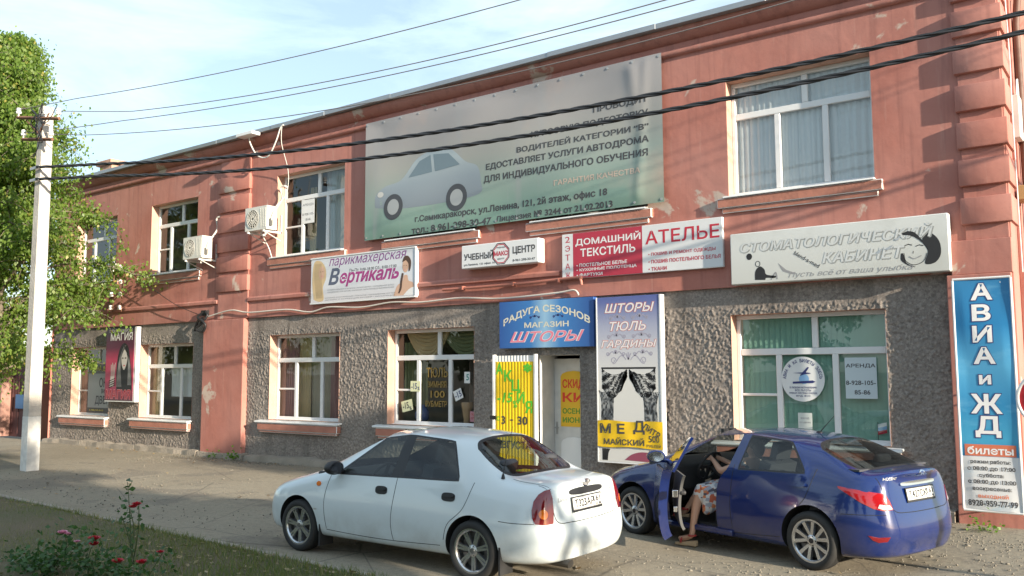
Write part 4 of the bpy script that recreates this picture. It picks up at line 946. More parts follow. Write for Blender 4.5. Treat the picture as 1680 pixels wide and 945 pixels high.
# hoses and loops of cable
def cable(name, label, pts, r, m, cat='cable', n=10, sides=8, group=None):
    b = MB(); b.tube(spline(pts, n), r, sides); return tag(b.build(name, m, smooth=70), label, cat, group)
HOSE = mat('white_hose', (.66, .66, .63), .5, var=.1)
cable('drain_hose', 'white drain hose dangling below the higher air conditioner', [(-16.6, -.35, 5.22), (-16.65, -.08, 4.9), (-16.55, -.03, 4.62), (-16.3, -.03, 4.5), (-16.05, -.03, 4.55), (-15.9, -.01, 4.62)], .012, HOSE, 'hose')
cable('hanging_cable', 'white cable looping down from the roof edge', [(-17.15, -.33, 7.62), (-17.1, -.33, 7.40), (-16.9, -.3, 7.10), (-16.65, -.28, 6.98), (-16.4, -.3, 7.02), (-16.15, -.32, 7.3), (-16.0, -.33, 7.56), (-15.9, -.33, 7.62)], .017, HOSE)
cable('hanging_cable', 'thin pale wire hanging straight down from the roof edge to an air conditioner', [(-15.95, -.33, 7.6), (-15.98, -.30, 7.2), (-15.98, -.10, 6.6), (-16.05, -.08, 6.1), (-16.2, -.25, 5.8)], .007, HOSE)
b = MB(); b.box(-17.35, -16.75, -.55, -.31, 7.52, 7.60); b.tube([(-16.95, -.35, 7.56), (-16.95, -.1, 7.64)], .02, 6); tag(b.build('antenna_panel', PVC, bevel=.01), 'small flat white antenna panel at the roof edge above the stacked blocks', 'antenna')
PAL = mat('pale_conduit', (.60, .56, .50), .6, var=.2)
cable('conduit', 'sagging pale conduit running along the band above the grey ground floor', [(-18.95, -.09, 3.38), (-18.0, -.10, 3.50), (-17.3, -.09, 3.42), (-16.0, -.05, 3.43), (-15.2, -.05, 3.34), (-14.6, -.05, 3.42), (-13.6, -.05, 3.37), (-12.7, -.05, 3.43), (-11.9, -.05, 3.39), (-10.9, -.05, 3.42), (-9.9, -.05, 3.36), (-8.7, -.05, 3.39), (-8.3, -.05, 3.42), (-8.2, -.05, 3.33)], .017, PAL, 'conduit')
b = MB(); b.tube(spline([(-11.3, -.07, 3.60), (-9.6, -.08, 3.60), (-8.25, -.08, 3.63), (-8.14, -.09, 3.60), (-8.12, -.08, 3.50)], 8), .028, 10)
for xx in (-10.8, -9.6, -8.6): b.box(xx, xx+.03, -.115, .0, 3.57, 3.64)
tag(b.build('gas_pipe', mat('red_painted_pipe', (.40, .15, .11), .5, var=.15), smooth=60), 'thin red painted pipe with elbow under the white light box', 'pipe')
b = MB(); b.tube(spline([(-19.15, -.09, 3.36), (-19.05, -.16, 3.25), (-19.25, -.18, 3.1), (-19.05, -.14, 3.02), (-18.9, -.17, 3.18), (-19.1, -.2, 3.32), (-19.3, -.15, 3.2), (-19.4, -.12, 3.05)], 8), .032, 8); b.tube(spline([(-19.1, -.1, 3.5), (-19.25, -.15, 3.38), (-19.0, -.16, 3.3), (-18.9, -.12, 3.42), (-19.0, -.1, 3.5)], 8), .028, 8); b.box(-19.2, -19.0, -.1, 0, 3.42, 3.55)
tag(b.build('cable_bundle', BLACK, smooth=60), 'tangled black cable joints hung at the top of the left pilaster', 'cable')
cable('service_wire', 'thin slack wire descending across the red wall towards the black cable joints', [(-22.7, -.25, 4.9), (-21.4, -.22, 4.3), (-20.2, -.18, 3.75), (-19.15, -.12, 3.42)], .009, BLACK)
# insulator rack on the wall
r = thing('insulator_rack', 'two rusty wall rods with white porcelain insulators on the red wall beside the tree', 'insulator rack', (-23.05, 0, 3.7))
b = MB()
for xx in (-23.2, -22.76): b.tube([(xx, -.16, 3.68), (xx, -.16, 4.95)], .018, 8); b.tube([(xx, -.16, 3.8), (xx, 0, 3.8)], .014, 6); b.tube([(xx, -.16, 4.8), (xx, 0, 4.8)], .014, 6)
b.build('rod', RUST, r)
PORC = mat('porcelain', (.72, .72, .70), .25, var=.05)
for xx in (-23.2, -22.76):
    for zz in ((4.78, 4.1, 3.74) if xx < -23 else (4.82, 4.42, 4.08, 3.72)):
        b = MB(); b.lathe([(.02, 0), (.05, .01), (.055, .05), (.035, .065), (.05, .08), (.045, .12), (.02, .13)], (xx, -.22, zz), 'z', 14); b.build('insulator', PORC, r, smooth=40)
b = MB(); b.tube(spline([(-23.2, -.22, 4.2), (-23.45, -.3, 4.25), (-23.4, -.3, 4.0), (-23.1, -.25, 3.95), (-22.76, -.22, 4.15)], 6), .01, 6); b.build('wire', BLACK, r)
b = MB(); b.tube(spline([(-23.2, -.18, 4.9), (-23.2, -.24, 5.02), (-23.08, -.28, 5.06), (-22.98, -.26, 5.0), (-22.98, -.24, 4.92)], 6), .022, 8); b.build('conduit_hook', HOSE, r, smooth=60)
# wall fittings round the corner
r = thing('meter_box', 'pale metal box with looped cables on the sunlit side wall', 'box', (XR, .5, 5.2))
b = MB(); b.box(XR+.07, XR+.16, .55, .85, 5.15, 5.75); b.box(XR+.07, XR+.2, .95, 1.3, 5.2, 5.3); b.build('case', PVCD, r, bevel=.01)
b = MB(); b.tube(spline([(XR+.12, .7, 5.75), (XR+.13, .75, 6.0), (XR+.12, .9, 5.95), (XR+.11, 1.0, 5.6)], 6), .014, 6); b.tube(spline([(XR+.09, .35, 7.1), (XR+.1, .4, 6.2), (XR+.1, .35, 5.6), (XR+.1, .4, 4.2), (XR+.1, .45, 3.3)], 6), .009, 6); b.build('cable', PVC, r)
b = MB(); b.box(XR+.07, XR+.2, .6, .95, 4.3, 4.5); tag(b.build('vent_cover', mat('ochre_tin', (.40, .27, .12), .6, var=.2), bevel=.01), 'small ochre tin cover on the sunlit side wall below the meter box', 'cover')
b = MB(); b.tube([(XR+.1, 1.1, 7.6), (XR+.16, 1.1, 7.3), (XR+.12, 1.1, 6.9), (XR+.14, 1.12, 3.0), (XR+.14, 1.12, .2)], .05, 10); tag(b.build('drainpipe', mat('brown_drainpipe', (.14, .07, .05), .6, var=.15), smooth=60), 'brown drainpipe running down the sunlit side wall', 'drainpipe')

# ------------------------------------------------------------------ utility pole, wires
PX, PY = -19.25, -4.02
p = thing('utility_pole', 'square tapered concrete utility pole with whitewashed foot beside the leafy tree', 'utility pole', (PX, PY, 0))
def frust(mb, cx, cy, w0, w1, z0, z1): 
    a, c = w0/2, w1/2
    mb.add([(cx-a, cy-a, z0), (cx+a, cy-a, z0), (cx+a, cy+a, z0), (cx-a, cy+a, z0), (cx-c, cy-c, z1), (cx+c, cy-c, z1), (cx+c, cy+c, z1), (cx-c, cy+c, z1)], [(0,3,2,1),(4,5,6,7),(0,1,5,4),(1,2,6,5),(2,3,7,6),(3,0,4,7)])
W_ = lambda z: .265-.04*z/7.75
b = MB(); frust(b, PX, PY, W_(1.12), W_(7.75), 1.12, 7.75); b.build('shaft', mat('pole_concrete', (.50, .46, .41), .9, var=.35, vs=3, bump=.5, bs=16), p, bevel=.012)
b = MB(); frust(b, PX, PY, W_(-.2)+.006, W_(1.12)+.006, -.2, 1.12); b.build('whitewash', mat('flaked_whitewash', (.68, .66, .62), .9, var=.35, vs=8, bump=.3, bs=20), p, bevel=.01)
b = MB(); b.tube([(PX-.95, PY-.17, 7.66), (PX+.95, PY-.17, 7.30)], .038, 4); b.tube([(PX-.66, PY-.17, 7.12), (PX+.70, PY-.17, 6.90)], .038, 4)
for s in (-1, 1): b.tube([(PX+s*.5, PY-.17, 7.5), (PX, PY-.14, 7.15)], .014, 6)
b.build('crossarm', RUST, p)
arms = [(-.90, 7.67), (.90, 7.33), (.62, 6.93), (-.62, 7.13), (.35, 7.43)]
for (dx, z) in arms:
    b = MB(); b.lathe([(.014, 0), (.014, .06), (.05, .065), (.06, .11), (.038, .13), (.05, .15), (.042, .19), (.015, .2)], (PX+dx, PY-.17, z), 'z', 12); b.build('insulator', PORC, p, smooth=40)
b = MB(); rr = random.Random(6)
for k in range(7):
    x0_, z0_ = PX+rr.uniform(-.1, .35), rr.uniform(6.9, 7.7); b.tube(spline([(x0_, PY-.2, z0_), (x0_+rr.uniform(-.3, .4), PY-.3, z0_+rr.uniform(-.3, .25)), (x0_+rr.uniform(-.1, .5), PY-.26, z0_-rr.uniform(.1, .5)), (PX+rr.uniform(-.1, .2), PY-.2, z0_-rr.uniform(.2, .7))], 7), .011, 5)
b.tube(spline([(PX+.9, PY-.2, 7.6), (PX+.75, PY-.3, 7.25), (PX+.4, PY-.3, 7.3), (PX+.62, PY-.2, 7.2)], 7), .009, 5)
b.build('jumper', BLACK, p)
b = MB(); b.box(PX-.2, PX+.2, PY-.19, PY-.17, 6.10, 6.16); b.box(PX-.2, PX+.2, PY-.19, PY-.17, 6.36, 6.42); b.build('clamp', STEEL, p)
sl = 2/17.7
def wy_(x): return -4+sl*(x+18.8)
def quadfit(P):
    A = np.array([[q[0]**2, q[0], 1] for q in P]); return np.linalg.lstsq(A, np.array([q[1] for q in P]), rcond=None)[0]
def wire(name, label, P, r, m, x0, y0, z0, twist=False, group=None, xe=15.0):
    c = quadfit(P); n = 130; pts = []
    for i in range(n+1):
        x = x0+(xe-x0)*i/n; z = c[0]*x*x+c[1]*x+c[2]; y = wy_(x)
        t = max(0, 1-(x-x0)/2.0); pts.append((x, y+(y0-wy_(x0))*t, z+(z0-(c[0]*x0*x0+c[1]*x0+c[2]))*t))
    b = MB()
    if not twist: b.tube(pts, r, 6)
    else:
        pf_ = []
        for q, w in zip(pts[:-1], pts[1:]):
            for k in range(5): t = k/5; pf_.append(tuple(q[j]+(w[j]-q[j])*t for j in range(3)))
        for s in range(3):
            tw = [(q[0], q[1]+r*.95*math.cos(i*.33+s*2.094), q[2]+r*.95*math.sin(i*.33+s*2.094)) for i, q in enumerate(pf_)]; b.tube(tw, r, 5)
    return tag(b.build(name, m, smooth=70), label, 'wire', group)
CAB = mat('black_cable', (.022, .023, .026), .45, var=0); WIRE = mat('aluminium_wire', (.16, .15, .15), .6, var=0)
wire('twisted_cable', 'upper of two thick twisted black cables crossing the facade from the pole', [(-18.8, 6.43), (-12.28, 5.89), (-10.51, 5.75), (-7.29, 5.69), (-5.1, 5.74), (-4.68, 5.76), (-1.09, 5.96)], .0175, CAB, PX+.1, PY-.19, 6.39, True)
wire('twisted_cable', 'lower of two thick twisted black cables crossing the facade from the pole', [(-18.8, 6.21), (-10.51, 5.50), (-7.3, 5.43), (-5.1, 5.49), (-4.69, 5.52), (-1.1, 5.73)], .0175, CAB, PX+.1, PY-.19, 6.13, True)
wire('overhead_wire', 'highest thin overhead wire, leaving the top left insulator of the pole', [(-19.12, 7.84), (-12.92, 7.52), (-7.51, 7.53), (-2, 7.8)], .008, WIRE, PX-.90, PY-.17, 7.83)
wire('overhead_wire', 'second thin overhead wire from the top, from the right end of the upper crossarm', [(-18.03, 7.37), (-12.91, 6.99), (-10.53, 6.91), (-8.21, 6.92), (-5.24, 7.02)], .008, WIRE, PX+.90, PY-.17, 7.47)
wire('overhead_wire', 'third thin overhead wire from the top, close under the second', [(-18.43, 7.21), (-12.9, 6.86), (-10.53, 6.80), (-7.76, 6.83), (-4.82, 6.93)], .008, WIRE, PX+.62, PY-.17, 7.10)
wire('overhead_wire', 'lowest thin overhead wire, passing in front of the roof edge', [(-18.31, 7.0), (-12.89, 6.50), (-11.73, 6.44), (-9.0, 6.40), (-7.06, 6.46), (-3.57, 6.63)], .008, WIRE, PX-.62, PY-.17, 7.27)
q = copy_tree(p); q.location = (15.0, wy_(15.0)+.1, 0); q['label'] = 'second concrete utility pole far to the right, carrying the same wires'

# ------------------------------------------------------------------ no-entry sign at the corner
r = thing('road_sign', 'round red road sign with white rim on a post at the right edge', 'road sign', (-.96, -3.1, 0))
b = MB(); b.tube([(-.96, -3.05, -.1), (-.96, -3.05, 2.2)], .04, 12); b.build('post', STEEL, r, smooth=60)
b = MB(); b.lathe([(.27, -.0), (.27, .012)], (-.96, -3.115, 1.72), 'y', 40); b.build('disc', mat('sign_red', (.50, .02, .03), .35, var=0), r)
b = MB(); b.tube([(-.96+.272*math.cos(2*math.pi*i/48), -3.112, 1.72+.272*math.sin(2*math.pi*i/48)) for i in range(48)], .018, 6, closed=True); b.build('rim', WHITE, r, smooth=70)
b = MB(); b.box(-1.16, -.76, -3.121, -3.1165, 1.67, 1.77); b.build('bar', WHITE, r)

# ------------------------------------------------------------------ gateway at far left
r = thing('gate', 'dark maroon sheet-metal gate with pinkish posts left of the building', 'gate', (-30, .3, 0))
b = MB(); b.box(-34, -28.4, .55, .6, 0, 2.7)
for i in range(14): b.box(-34+.4*i, -33.96+.4*i, .53, .548, .1, 2.6)
b.build('panel', mat('maroon_sheet', (.09, .03, .03), .6, var=.2), r)
for xx in (-28.4, -31.0):
    b = MB(); b.box(xx, xx+.45, .25, .7, 0, 2.75); b.box(xx-.04, xx+.49, .21, .74, 2.752, 2.84); b.build('post', mat('pinkish_render', (.36, .20, .16), .9, var=.2), r, bevel=.02)
b = MB(); b.box(-30.0, -29.0, .45, .52, .9, 1.35); tag(b.build('notice_board', mat('blue_board', (.05, .14, .30), .5, var=.1), bevel=.01), 'small blue board leaning on the maroon gate at the left edge', 'board')

# ------------------------------------------------------------------ trees
BARK = mat('grey_bark', (.16, .13, .10), .95, var=.4, vs=6, bump=.7, bs=20)
LEAF = leafmat('bright_leaf', (.075, .14, .025), (.175, .26, .05), (.40, .34, .09), .5)  # yellow-green of the leaves themselves, varied leaf by leaf
LEAFD = leafmat('dark_leaf', (.03, .06, .014), (.055, .095, .022), (.12, .12, .03), .35)
def leaf_mesh(P, N, size, rs):
    """P: n x 3 leaf stems, N: n x 3 rough hanging direction"""
    n = len(P); d = N+rs.normal(0, .45, (n, 3)); d /= np.linalg.norm(d, axis=1)[:, None]
    s = np.cross(d, rs.normal(0, 1, (n, 3))); s /= np.linalg.norm(s, axis=1)[:, None]
    nn = np.cross(d, s); L = size*rs.uniform(.65, 1.25, n)[:, None]; w = L*.36
    A = P; C = P+d*L; Bp = P+d*L*.42+s*w+nn*w*.25; Dp = P+d*L*.42-s*w+nn*w*.25
    V = np.stack([A, Bp, C, Dp], 1).reshape(-1, 3); F = np.arange(4*n).reshape(n, 4); return V, F
def fast_mesh(name, V, F, m, parent=None):
    me = bpy.data.meshes.new(name); V = np.asarray(V, float)
    if parent is not None: V = V-np.array(root_loc(parent))
    n, k = F.shape
    me.vertices.add(len(V)); me.vertices.foreach_set('co', V.ravel()); me.loops.add(n*k); me.loops.foreach_set('vertex_index', F.ravel().astype(np.int32))
    me.polygons.add(n); me.polygons.foreach_set('loop_start', np.arange(0, n*k, k, dtype=np.int32)); me.update(calc_edges=True); me.validate()
    me.materials.append(m); o = bpy.data.objects.new(name, me); COL.objects.link(o); o.parent = parent; return o
def tree(name, label, loc, H, prof, nlimb, ntwig, nleaf, lsize, seed, m, trunk_r=.2, z0=1.6, group=None, clump=.38, squash=1.0, rmin=.55):
    """prof(t) -> crown radius at fraction t of the crown height"""
    rs = np.random.RandomState(seed); r = random.Random(seed)
    t = thing(name, label, 'tree', loc, 0, group); bx, by = loc[0], loc[1]
    b = MB(); tr = [(bx+.25*math.sin(i*.9+seed)*i/9*.8, by+.25*math.cos(i*1.1+seed)*i/9*.8, H*.93*i/9) for i in range(10)]
    b.tube(tr, [trunk_r*(1-.92*i/9)+.012 for i in range(10)], 9)
    tips = []
    for k in range(nlimb):
        f = (k+.5)/nlimb; zz = z0+(H-z0)*(f**.9)*.93; ti = min(8.99, zz/(H*.93)*9); i0 = int(ti); fr = ti-i0
        o = Vector(tr[i0]).lerp(Vector(tr[i0+1]), fr); a = k*2.4+r.uniform(-.5, .5); R_ = prof(f)*r.uniform(rmin, 1.0)
        e = o+Vector((math.cos(a)*R_, math.sin(a)*R_*squash, R_*r.uniform(.05, .5)))
        mid = o.lerp(e, .5)+Vector((r.uniform(-.15, .15), r.uniform(-.15, .15), r.uniform(.0, .25)*R_))
        pts = spline([tuple(o), tuple(mid), tuple(e)], 5); b.tube(pts, [max(.008, trunk_r*.30*(1-f*.6)*(1-.85*i/10)) for i in range(len(pts))], 6)
        for q in range(ntwig):
            u = r.uniform(.25, 1.0); pz = Vector(pts[int(u*10)]); dr = Vector((r.gauss(0, 1), r.gauss(0, 1), r.gauss(.1, .6))).normalized()*r.uniform(.2, 1.0)*min(1.0, R_*.6+.2)
            en = pz+dr+Vector((0, 0, -.08)); tips.append((pz, en)); b.tube([tuple(pz), tuple(pz.lerp(en, .5)+Vector((0, 0, .05))), tuple(en)], [.009, .006, .003], 4)
    b.build('trunk', BARK, t, smooth=60)
    A = np.array([tuple(x[0]) for x in tips]); E_ = np.array([tuple(x[1]) for x in tips]); idx = rs.randint(0, len(tips), nleaf); u = rs.uniform(.25, 1.05, nleaf)[:, None]
    P = A[idx]+(E_[idx]-A[idx])*u+rs.normal(0, 1, (nleaf, 3))*clump*np.array([.42, .42, .30])
    V, F = leaf_mesh(P, np.array([0, 0, -.9]), lsize, rs); fast_mesh('crown', V, F, m, t); return t
def crown_main(f):   # broad below, drawn out to a tip
    return (2.9-1.0*f)*min(1, .62+f*2.2) if f < .5 else 2.4*(1-f)**.75*1.7+.15
tree('birch_tree', 'bright green birch-like tree behind the concrete pole at left edge', (-23.3, -3.1, 0), 11.2, lambda f: (3.9 if f < .28 else 3.9-3.6*((f-.28)/.72)**.72)*min(1, .8+f), 90, 26, 112000, .092, 21, LEAF, .17, 1.5, clump=.34)
# trees across the street, behind the viewer: seen in the window panes; those at right are unseen, added to shade lawn and wall foot
shade = [('unseen_shade_tree', (11.5, -12.75, 0), 9.5, 4.3, 31), ('unseen_shade_tree', (14.0, -18.5, 0), 10.5, 4.4, 32), ('unseen_shade_tree', (9.3, -5.0, 0), 7.1, .95, 33)]  # last crown is hung high and small, shaped to shade the wall foot
for nm, lc, H, rad, sd_ in shade:
    tree(nm, 'unseen tree off to the right, its crown shaped to cast shade', lc, H, lambda f, rad=rad: rad*math.sqrt(max(.05, 1-(2*f-.9)**2/1.7)), 60 if rad > 2 else 16, 18, 42000 if rad > 2 else 5000, .26 if rad > 2 else .14, sd_, LEAFD, .2 if rad > 2 else .07, .9 if rad > 2 else 5.9, 'added shade trees beyond the view', .5 if rad > 2 else .3, 1.0, .82)
a0 = None
for i, (x, y, rot, sc) in enumerate(((-14, -27, 0, 1.0), (-22, -30, 1.1, 1.15), (-31, -25, 2.3, 1.05), (-40, -29, 3.3, 1.2), (-6, -31, 4.1, 1.1), (-50, -22, 5.0, 1.2), (-58, -30, .6, 1.3), (3, -29, 2.0, .95))):
    if a0 is None: a0 = tree('park_tree', 'dark green park tree across the street behind the viewer', (x, y, 0), 9.5, lambda f: 3.6*math.sqrt(max(.05, 1-(2*f-.85)**2/1.5)), 30, 16, 15000, .26, 44, LEAFD, .25, 1.8, 'park trees behind the viewer', .55)
    else:
        c = copy_tree(a0); c.location = (x, y, 0); c.rotation_euler.z = rot; c.scale = (sc, sc, sc)

# ------------------------------------------------------------------ lawn: grass, leaves, roses, weeds
rs = np.random.RandomState(12)
def lawn_pts(n, xa=-20, xb=-4.6, depth=4.2):
    x = rs.uniform(xa, xb, n); d = rs.uniform(0, 1, n)**1.1*depth; return x, -6.12-.052*(x+17)-.11-d
n = 80000; x, y = lawn_pts(n)
dens = np.sin(x*1.7+np.sin(y*2.1))*.5+np.sin(y*2.7+x*.6)*.5; keep = rs.rand(n) < np.clip(.5+.4*dens+(x+14)*.06, .12, 1); x, y = x[keep], y[keep]; n = len(x)
h = rs.uniform(.03, .10, n); w = .0045; a = rs.uniform(0, 6.28, n); lx, ly = rs.normal(0, .025, n), rs.normal(0, .025, n); zb = .025+.004*3
V = np.stack([np.stack([x-w*np.cos(a), y-w*np.sin(a), np.full(n, zb)], 1), np.stack([x+w*np.cos(a), y+w*np.sin(a), np.full(n, zb)], 1), np.stack([x+lx, y+ly, zb+h], 1)], 1).reshape(-1, 3)
tag(fast_mesh('grass', V, np.arange(3*n).reshape(n, 3), leafmat('short_grass', (.075, .14, .03), (.17, .18, .06), (.40, .33, .16), .4)), 'short patchy green and dry grass on the shaded lawn', 'grass', kind='stuff')
n = 2600; x, y = lawn_pts(n); yr = rs.uniform(-6.0, -.2, 260); xr = rs.uniform(-24, -2, 260); yr[:150] = rs.uniform(-.9, -.15, 150)
P = np.concatenate([np.stack([x, y, np.full(n, .06)], 1), np.stack([xr, yr, np.full(260, .022)+dip(xr, yr)], 1)]); n = len(P)
a = rs.uniform(0, 6.28, n); s = rs.uniform(.018, .04, n)[:, None]; d = np.stack([np.cos(a), np.sin(a), rs.normal(0, .25, n)], 1)*s; e = np.stack([-np.sin(a), np.cos(a), rs.normal(0, .25, n)], 1)*s*.6
V = np.stack([P-d, P+e, P+d, P-e], 1).reshape(-1, 3); V[:, 2] = np.maximum(V[:, 2], .008+dip(V[:, 0], V[:, 1]))
tag(fast_mesh('fallen_leaves', V, np.arange(4*n).reshape(n, 4), leafmat('fallen_leaf', (.20, .13, .06), (.32, .235, .12), (.48, .39, .23), .15)), 'scattered tan fallen leaves on lawn and road edge', 'leaves', kind='stuff')
n = 9000; x = rs.uniform(-20, 0.5, n); y = rs.uniform(-6.0, -.1, n); k = rs.rand(n); y = np.where(k < .55, -.1-rs.rand(n)**2*1.5, y); x = np.where(k > .8, rs.uniform(-5, .5, n), x); s = rs.uniform(.006, .016, n)*np.where(rs.rand(n) < .04, 1.8, 1)
ct = np.array([[1, 0, 0], [0, 1, 0], [-1, 0, 0], [0, -1, 0], [0, 0, .8], [0, 0, -.8]]); fc_ = np.array([[0, 1, 4], [1, 2, 4], [2, 3, 4], [3, 0, 4], [1, 0, 5], [2, 1, 5], [3, 2, 5], [0, 3, 5]])
V = (np.stack([x, y, s*.3+dip(x, y)], 1)[:, None, :]+ct[None]*s[:, None, None]*rs.uniform(.7, 1.3, (n, 6, 1))).reshape(-1, 3); F = (fc_[None]+6*np.arange(n)[:, None, None]).reshape(-1, 3)
tag(fast_mesh('gravel', V, F, mat('loose_gravel', (.20, .18, .145), .95, var=.4, vs=20)), 'loose gravel along the foot of the wall', 'gravel', kind='stuff')
STEM = mat('rose_stem', (.07, .10, .035), .7, var=.3); RLEAF = leafmat('rose_leaf', (.025, .07, .02), (.05, .115, .03), (.11, .085, .035), .3)
ROSE = mat('red_rose', (.46, .012, .03), .55, var=.35, vs=30); ROSEP = mat('pink_rose', (.70, .30, .42), .55, var=.3, vs=30)
def flower(parent, c, s, m, rr):
    b = MB()
    for ringi in range(4):
        npet = 5; rad = s*(.18+.27*ringi)
        for k in range(npet):
            a = 2*math.pi*k/npet+ringi*.7+rr.uniform(-.2, .2); ux, uy = math.cos(a), math.sin(a); vx, vy = -uy, ux; w = s*(.32+.18*ringi); hh = s*(.75-.12*ringi)
            P = [(c[0]+ux*rad*.3-vx*w*.3, c[1]+uy*rad*.3-vy*w*.3, c[2]-s*.2), (c[0]+ux*rad*.3+vx*w*.3, c[1]+uy*rad*.3+vy*w*.3, c[2]-s*.2),
                 (c[0]+ux*rad+vx*w*.6, c[1]+uy*rad+vy*w*.6, c[2]+hh*.4), (c[0]+ux*rad*1.12, c[1]+uy*rad*1.12, c[2]+hh*.75), (c[0]+ux*rad-vx*w*.6, c[1]+uy*rad-vy*w*.6, c[2]+hh*.4)]
            b.add(P, [(0, 1, 2, 3, 4)])
    return b.build('flower', m, parent, smooth=60)
def rose(label, base, stems, nleaf, blooms, seed, spread=.05, lsz=.055, group='rose bushes on the lawn'):
    rr = random.Random(seed); r_ = np.random.RandomState(seed); t = thing('rose_bush', label, 'rose bush', base, 0, group); b = MB(); LP = []
    for (tx, ty, tz) in stems:
        e = Vector((tx, ty, tz)); o = Vector(base)+Vector((rr.uniform(-.06, .06), rr.uniform(-.06, .06), 0)); pts = spline([tuple(o), tuple(o.lerp(e, .5)+Vector((rr.uniform(-.05, .05), rr.uniform(-.05, .05), .04))), tuple(e)], 6)
        b.tube(pts, [.007-.004*i/12 for i in range(len(pts))], 5)
        for k in range(max(3, nleaf//len(stems))):
            q = Vector(pts[rr.randrange(3, len(pts))]); LP.append((q.x+rr.gauss(0, spread), q.y+rr.gauss(0, spread), q.z+rr.gauss(0, spread*.6)))
    b.build('stem', STEM, t, smooth=60)
    P = np.array(LP); V, F = leaf_mesh(P, np.column_stack([r_.normal(0, .8, (len(P), 2)), r_.uniform(-.7, .3, len(P))]), lsz, r_); fast_mesh('foliage', V, F, RLEAF, t)
    for (c, s, m_) in blooms: flower(t, c, s, m_, rr)
    return t
rose('tall thin rose stem with one red bloom standing above the lawn', (-8.6, -7.92, .04), [(-8.62, -8.0, .90), (-8.40, -8.0, .72), (-8.52, -8.02, .64), (-8.70, -8.0, .55)], 80, [((-8.40, -8.02, .70), .05, ROSE), ((-8.46, -8.02, .67), .045, ROSE)], 3, .05, .06)
rose('low rose bush with an upright dark red bud at the lower left', (-8.25, -8.5, .04), [(-8.17, -8.55, .47), (-8.3, -8.6, .32), (-8.0, -8.55, .34), (-8.45, -8.6, .26), (-7.9, -8.5, .26)], 340, [((-8.17, -8.57, .47), .055, ROSE), ((-8.17, -8.57, .42), .05, ROSE)], 4, .09)
rose('spreading leafy rose bush with pink and white blooms at the lower left corner', (-9.0, -8.55, .04), [(-8.66, -8.6, .47), (-8.5, -8.6, .42), (-9.2, -8.7, .14), (-9.5, -8.6, .12), (-8.8, -8.75, .24), (-9.7, -8.5, .10), (-9.0, -8.9, .20), (-8.6, -8.85, .22)], 900, [((-8.67, -8.62, .48), .05, ROSEP), ((-8.61, -8.6, .47), .035, ROSEP), ((-8.42, -8.6, .42), .03, ROSEP)], 5, .12)
rose('low rose bush with three round red blooms right of the tall stem', (-7.35, -8.6, .04), [(-7.63, -8.62, .33), (-7.24, -8.62, .37), (-7.0, -8.6, .48), (-7.5, -8.7, .25), (-7.8, -8.65, .22)], 260, [((-7.63, -8.64, .34), .055, ROSE), ((-7.24, -8.64, .38), .05, ROSE), ((-7.0, -8.62, .49), .032, ROSE)], 6, .09)
WEED = leafmat('weed_leaf', (.07, .16, .02), (.12, .24, .03), (.16, .2, .05), .4)
for lab, bx, by, n_, s_ in (('bright green weed by the plinth at the foot of the left pilaster', -17.55, -.28, 46, .07), ('small green weed on the plinth left of the left pilaster', -18.3, -.26, 26, .06), ('sparse green weed in the gravel under the tall blue banner', -2.0, -.55, 60, .05)):
    P = np.array([bx, by, .02])+np.abs(rs.normal(0, 1, (n_, 3)))*np.array([0, 0, .10])+rs.normal(0, 1, (n_, 3))*np.array([.09, .05, 0]); V, F = leaf_mesh(P, np.column_stack([rs.normal(0, .7, (n_, 2)), rs.uniform(-.2, .7, n_)]), s_, rs)
    V[:, 2] = np.maximum(V[:, 2], .012); tag(fast_mesh('weed', V, F, WEED), lab, 'weed', 'weeds by the wall')
# ------------------------------------------------------------------ cars
CGLASS = glassmat('car_glass', (.58, .64, .62), 1.35); CGLASSD = glassmat('tinted_car_glass', (.42, .46, .46), 1.35)
SEATM = mat('dark_seat_fabric', (.05, .052, .06), .9, var=.15); DASH = mat('dash_plastic', (.022, .022, .024), .6, var=0)
LAMPR = mat('red_lamp', (.17, .006, .01), .12, var=.1, vs=30, coat=1); LAMPO = mat('amber_lamp', (.70, .16, .01), .15, var=.1, coat=1); LAMPC = mat('clear_lamp', (.62, .64, .66), .10, .3, var=.1, coat=1)
TYRE = mat('tyre_rubber', (.022, .022, .022), .8, var=.25, vs=12); ALLOY = mat('silver_alloy', (.55, .56, .58), .25, .9, var=.05); ALLOYD = mat('dark_alloy', (.05, .05, .055), .3, .7, var=0); DISCM = mat('brake_disc', (.16, .15, .14), .5, .8, var=.1)
WELL = mat('wheel_well', (.008, .008, .008), .9, var=0); PLATEW = mat('plate_white', (.72, .72, .70), .4, var=.05); GAP = mat('panel_gap', (.012, .012, .014), .8, var=0)

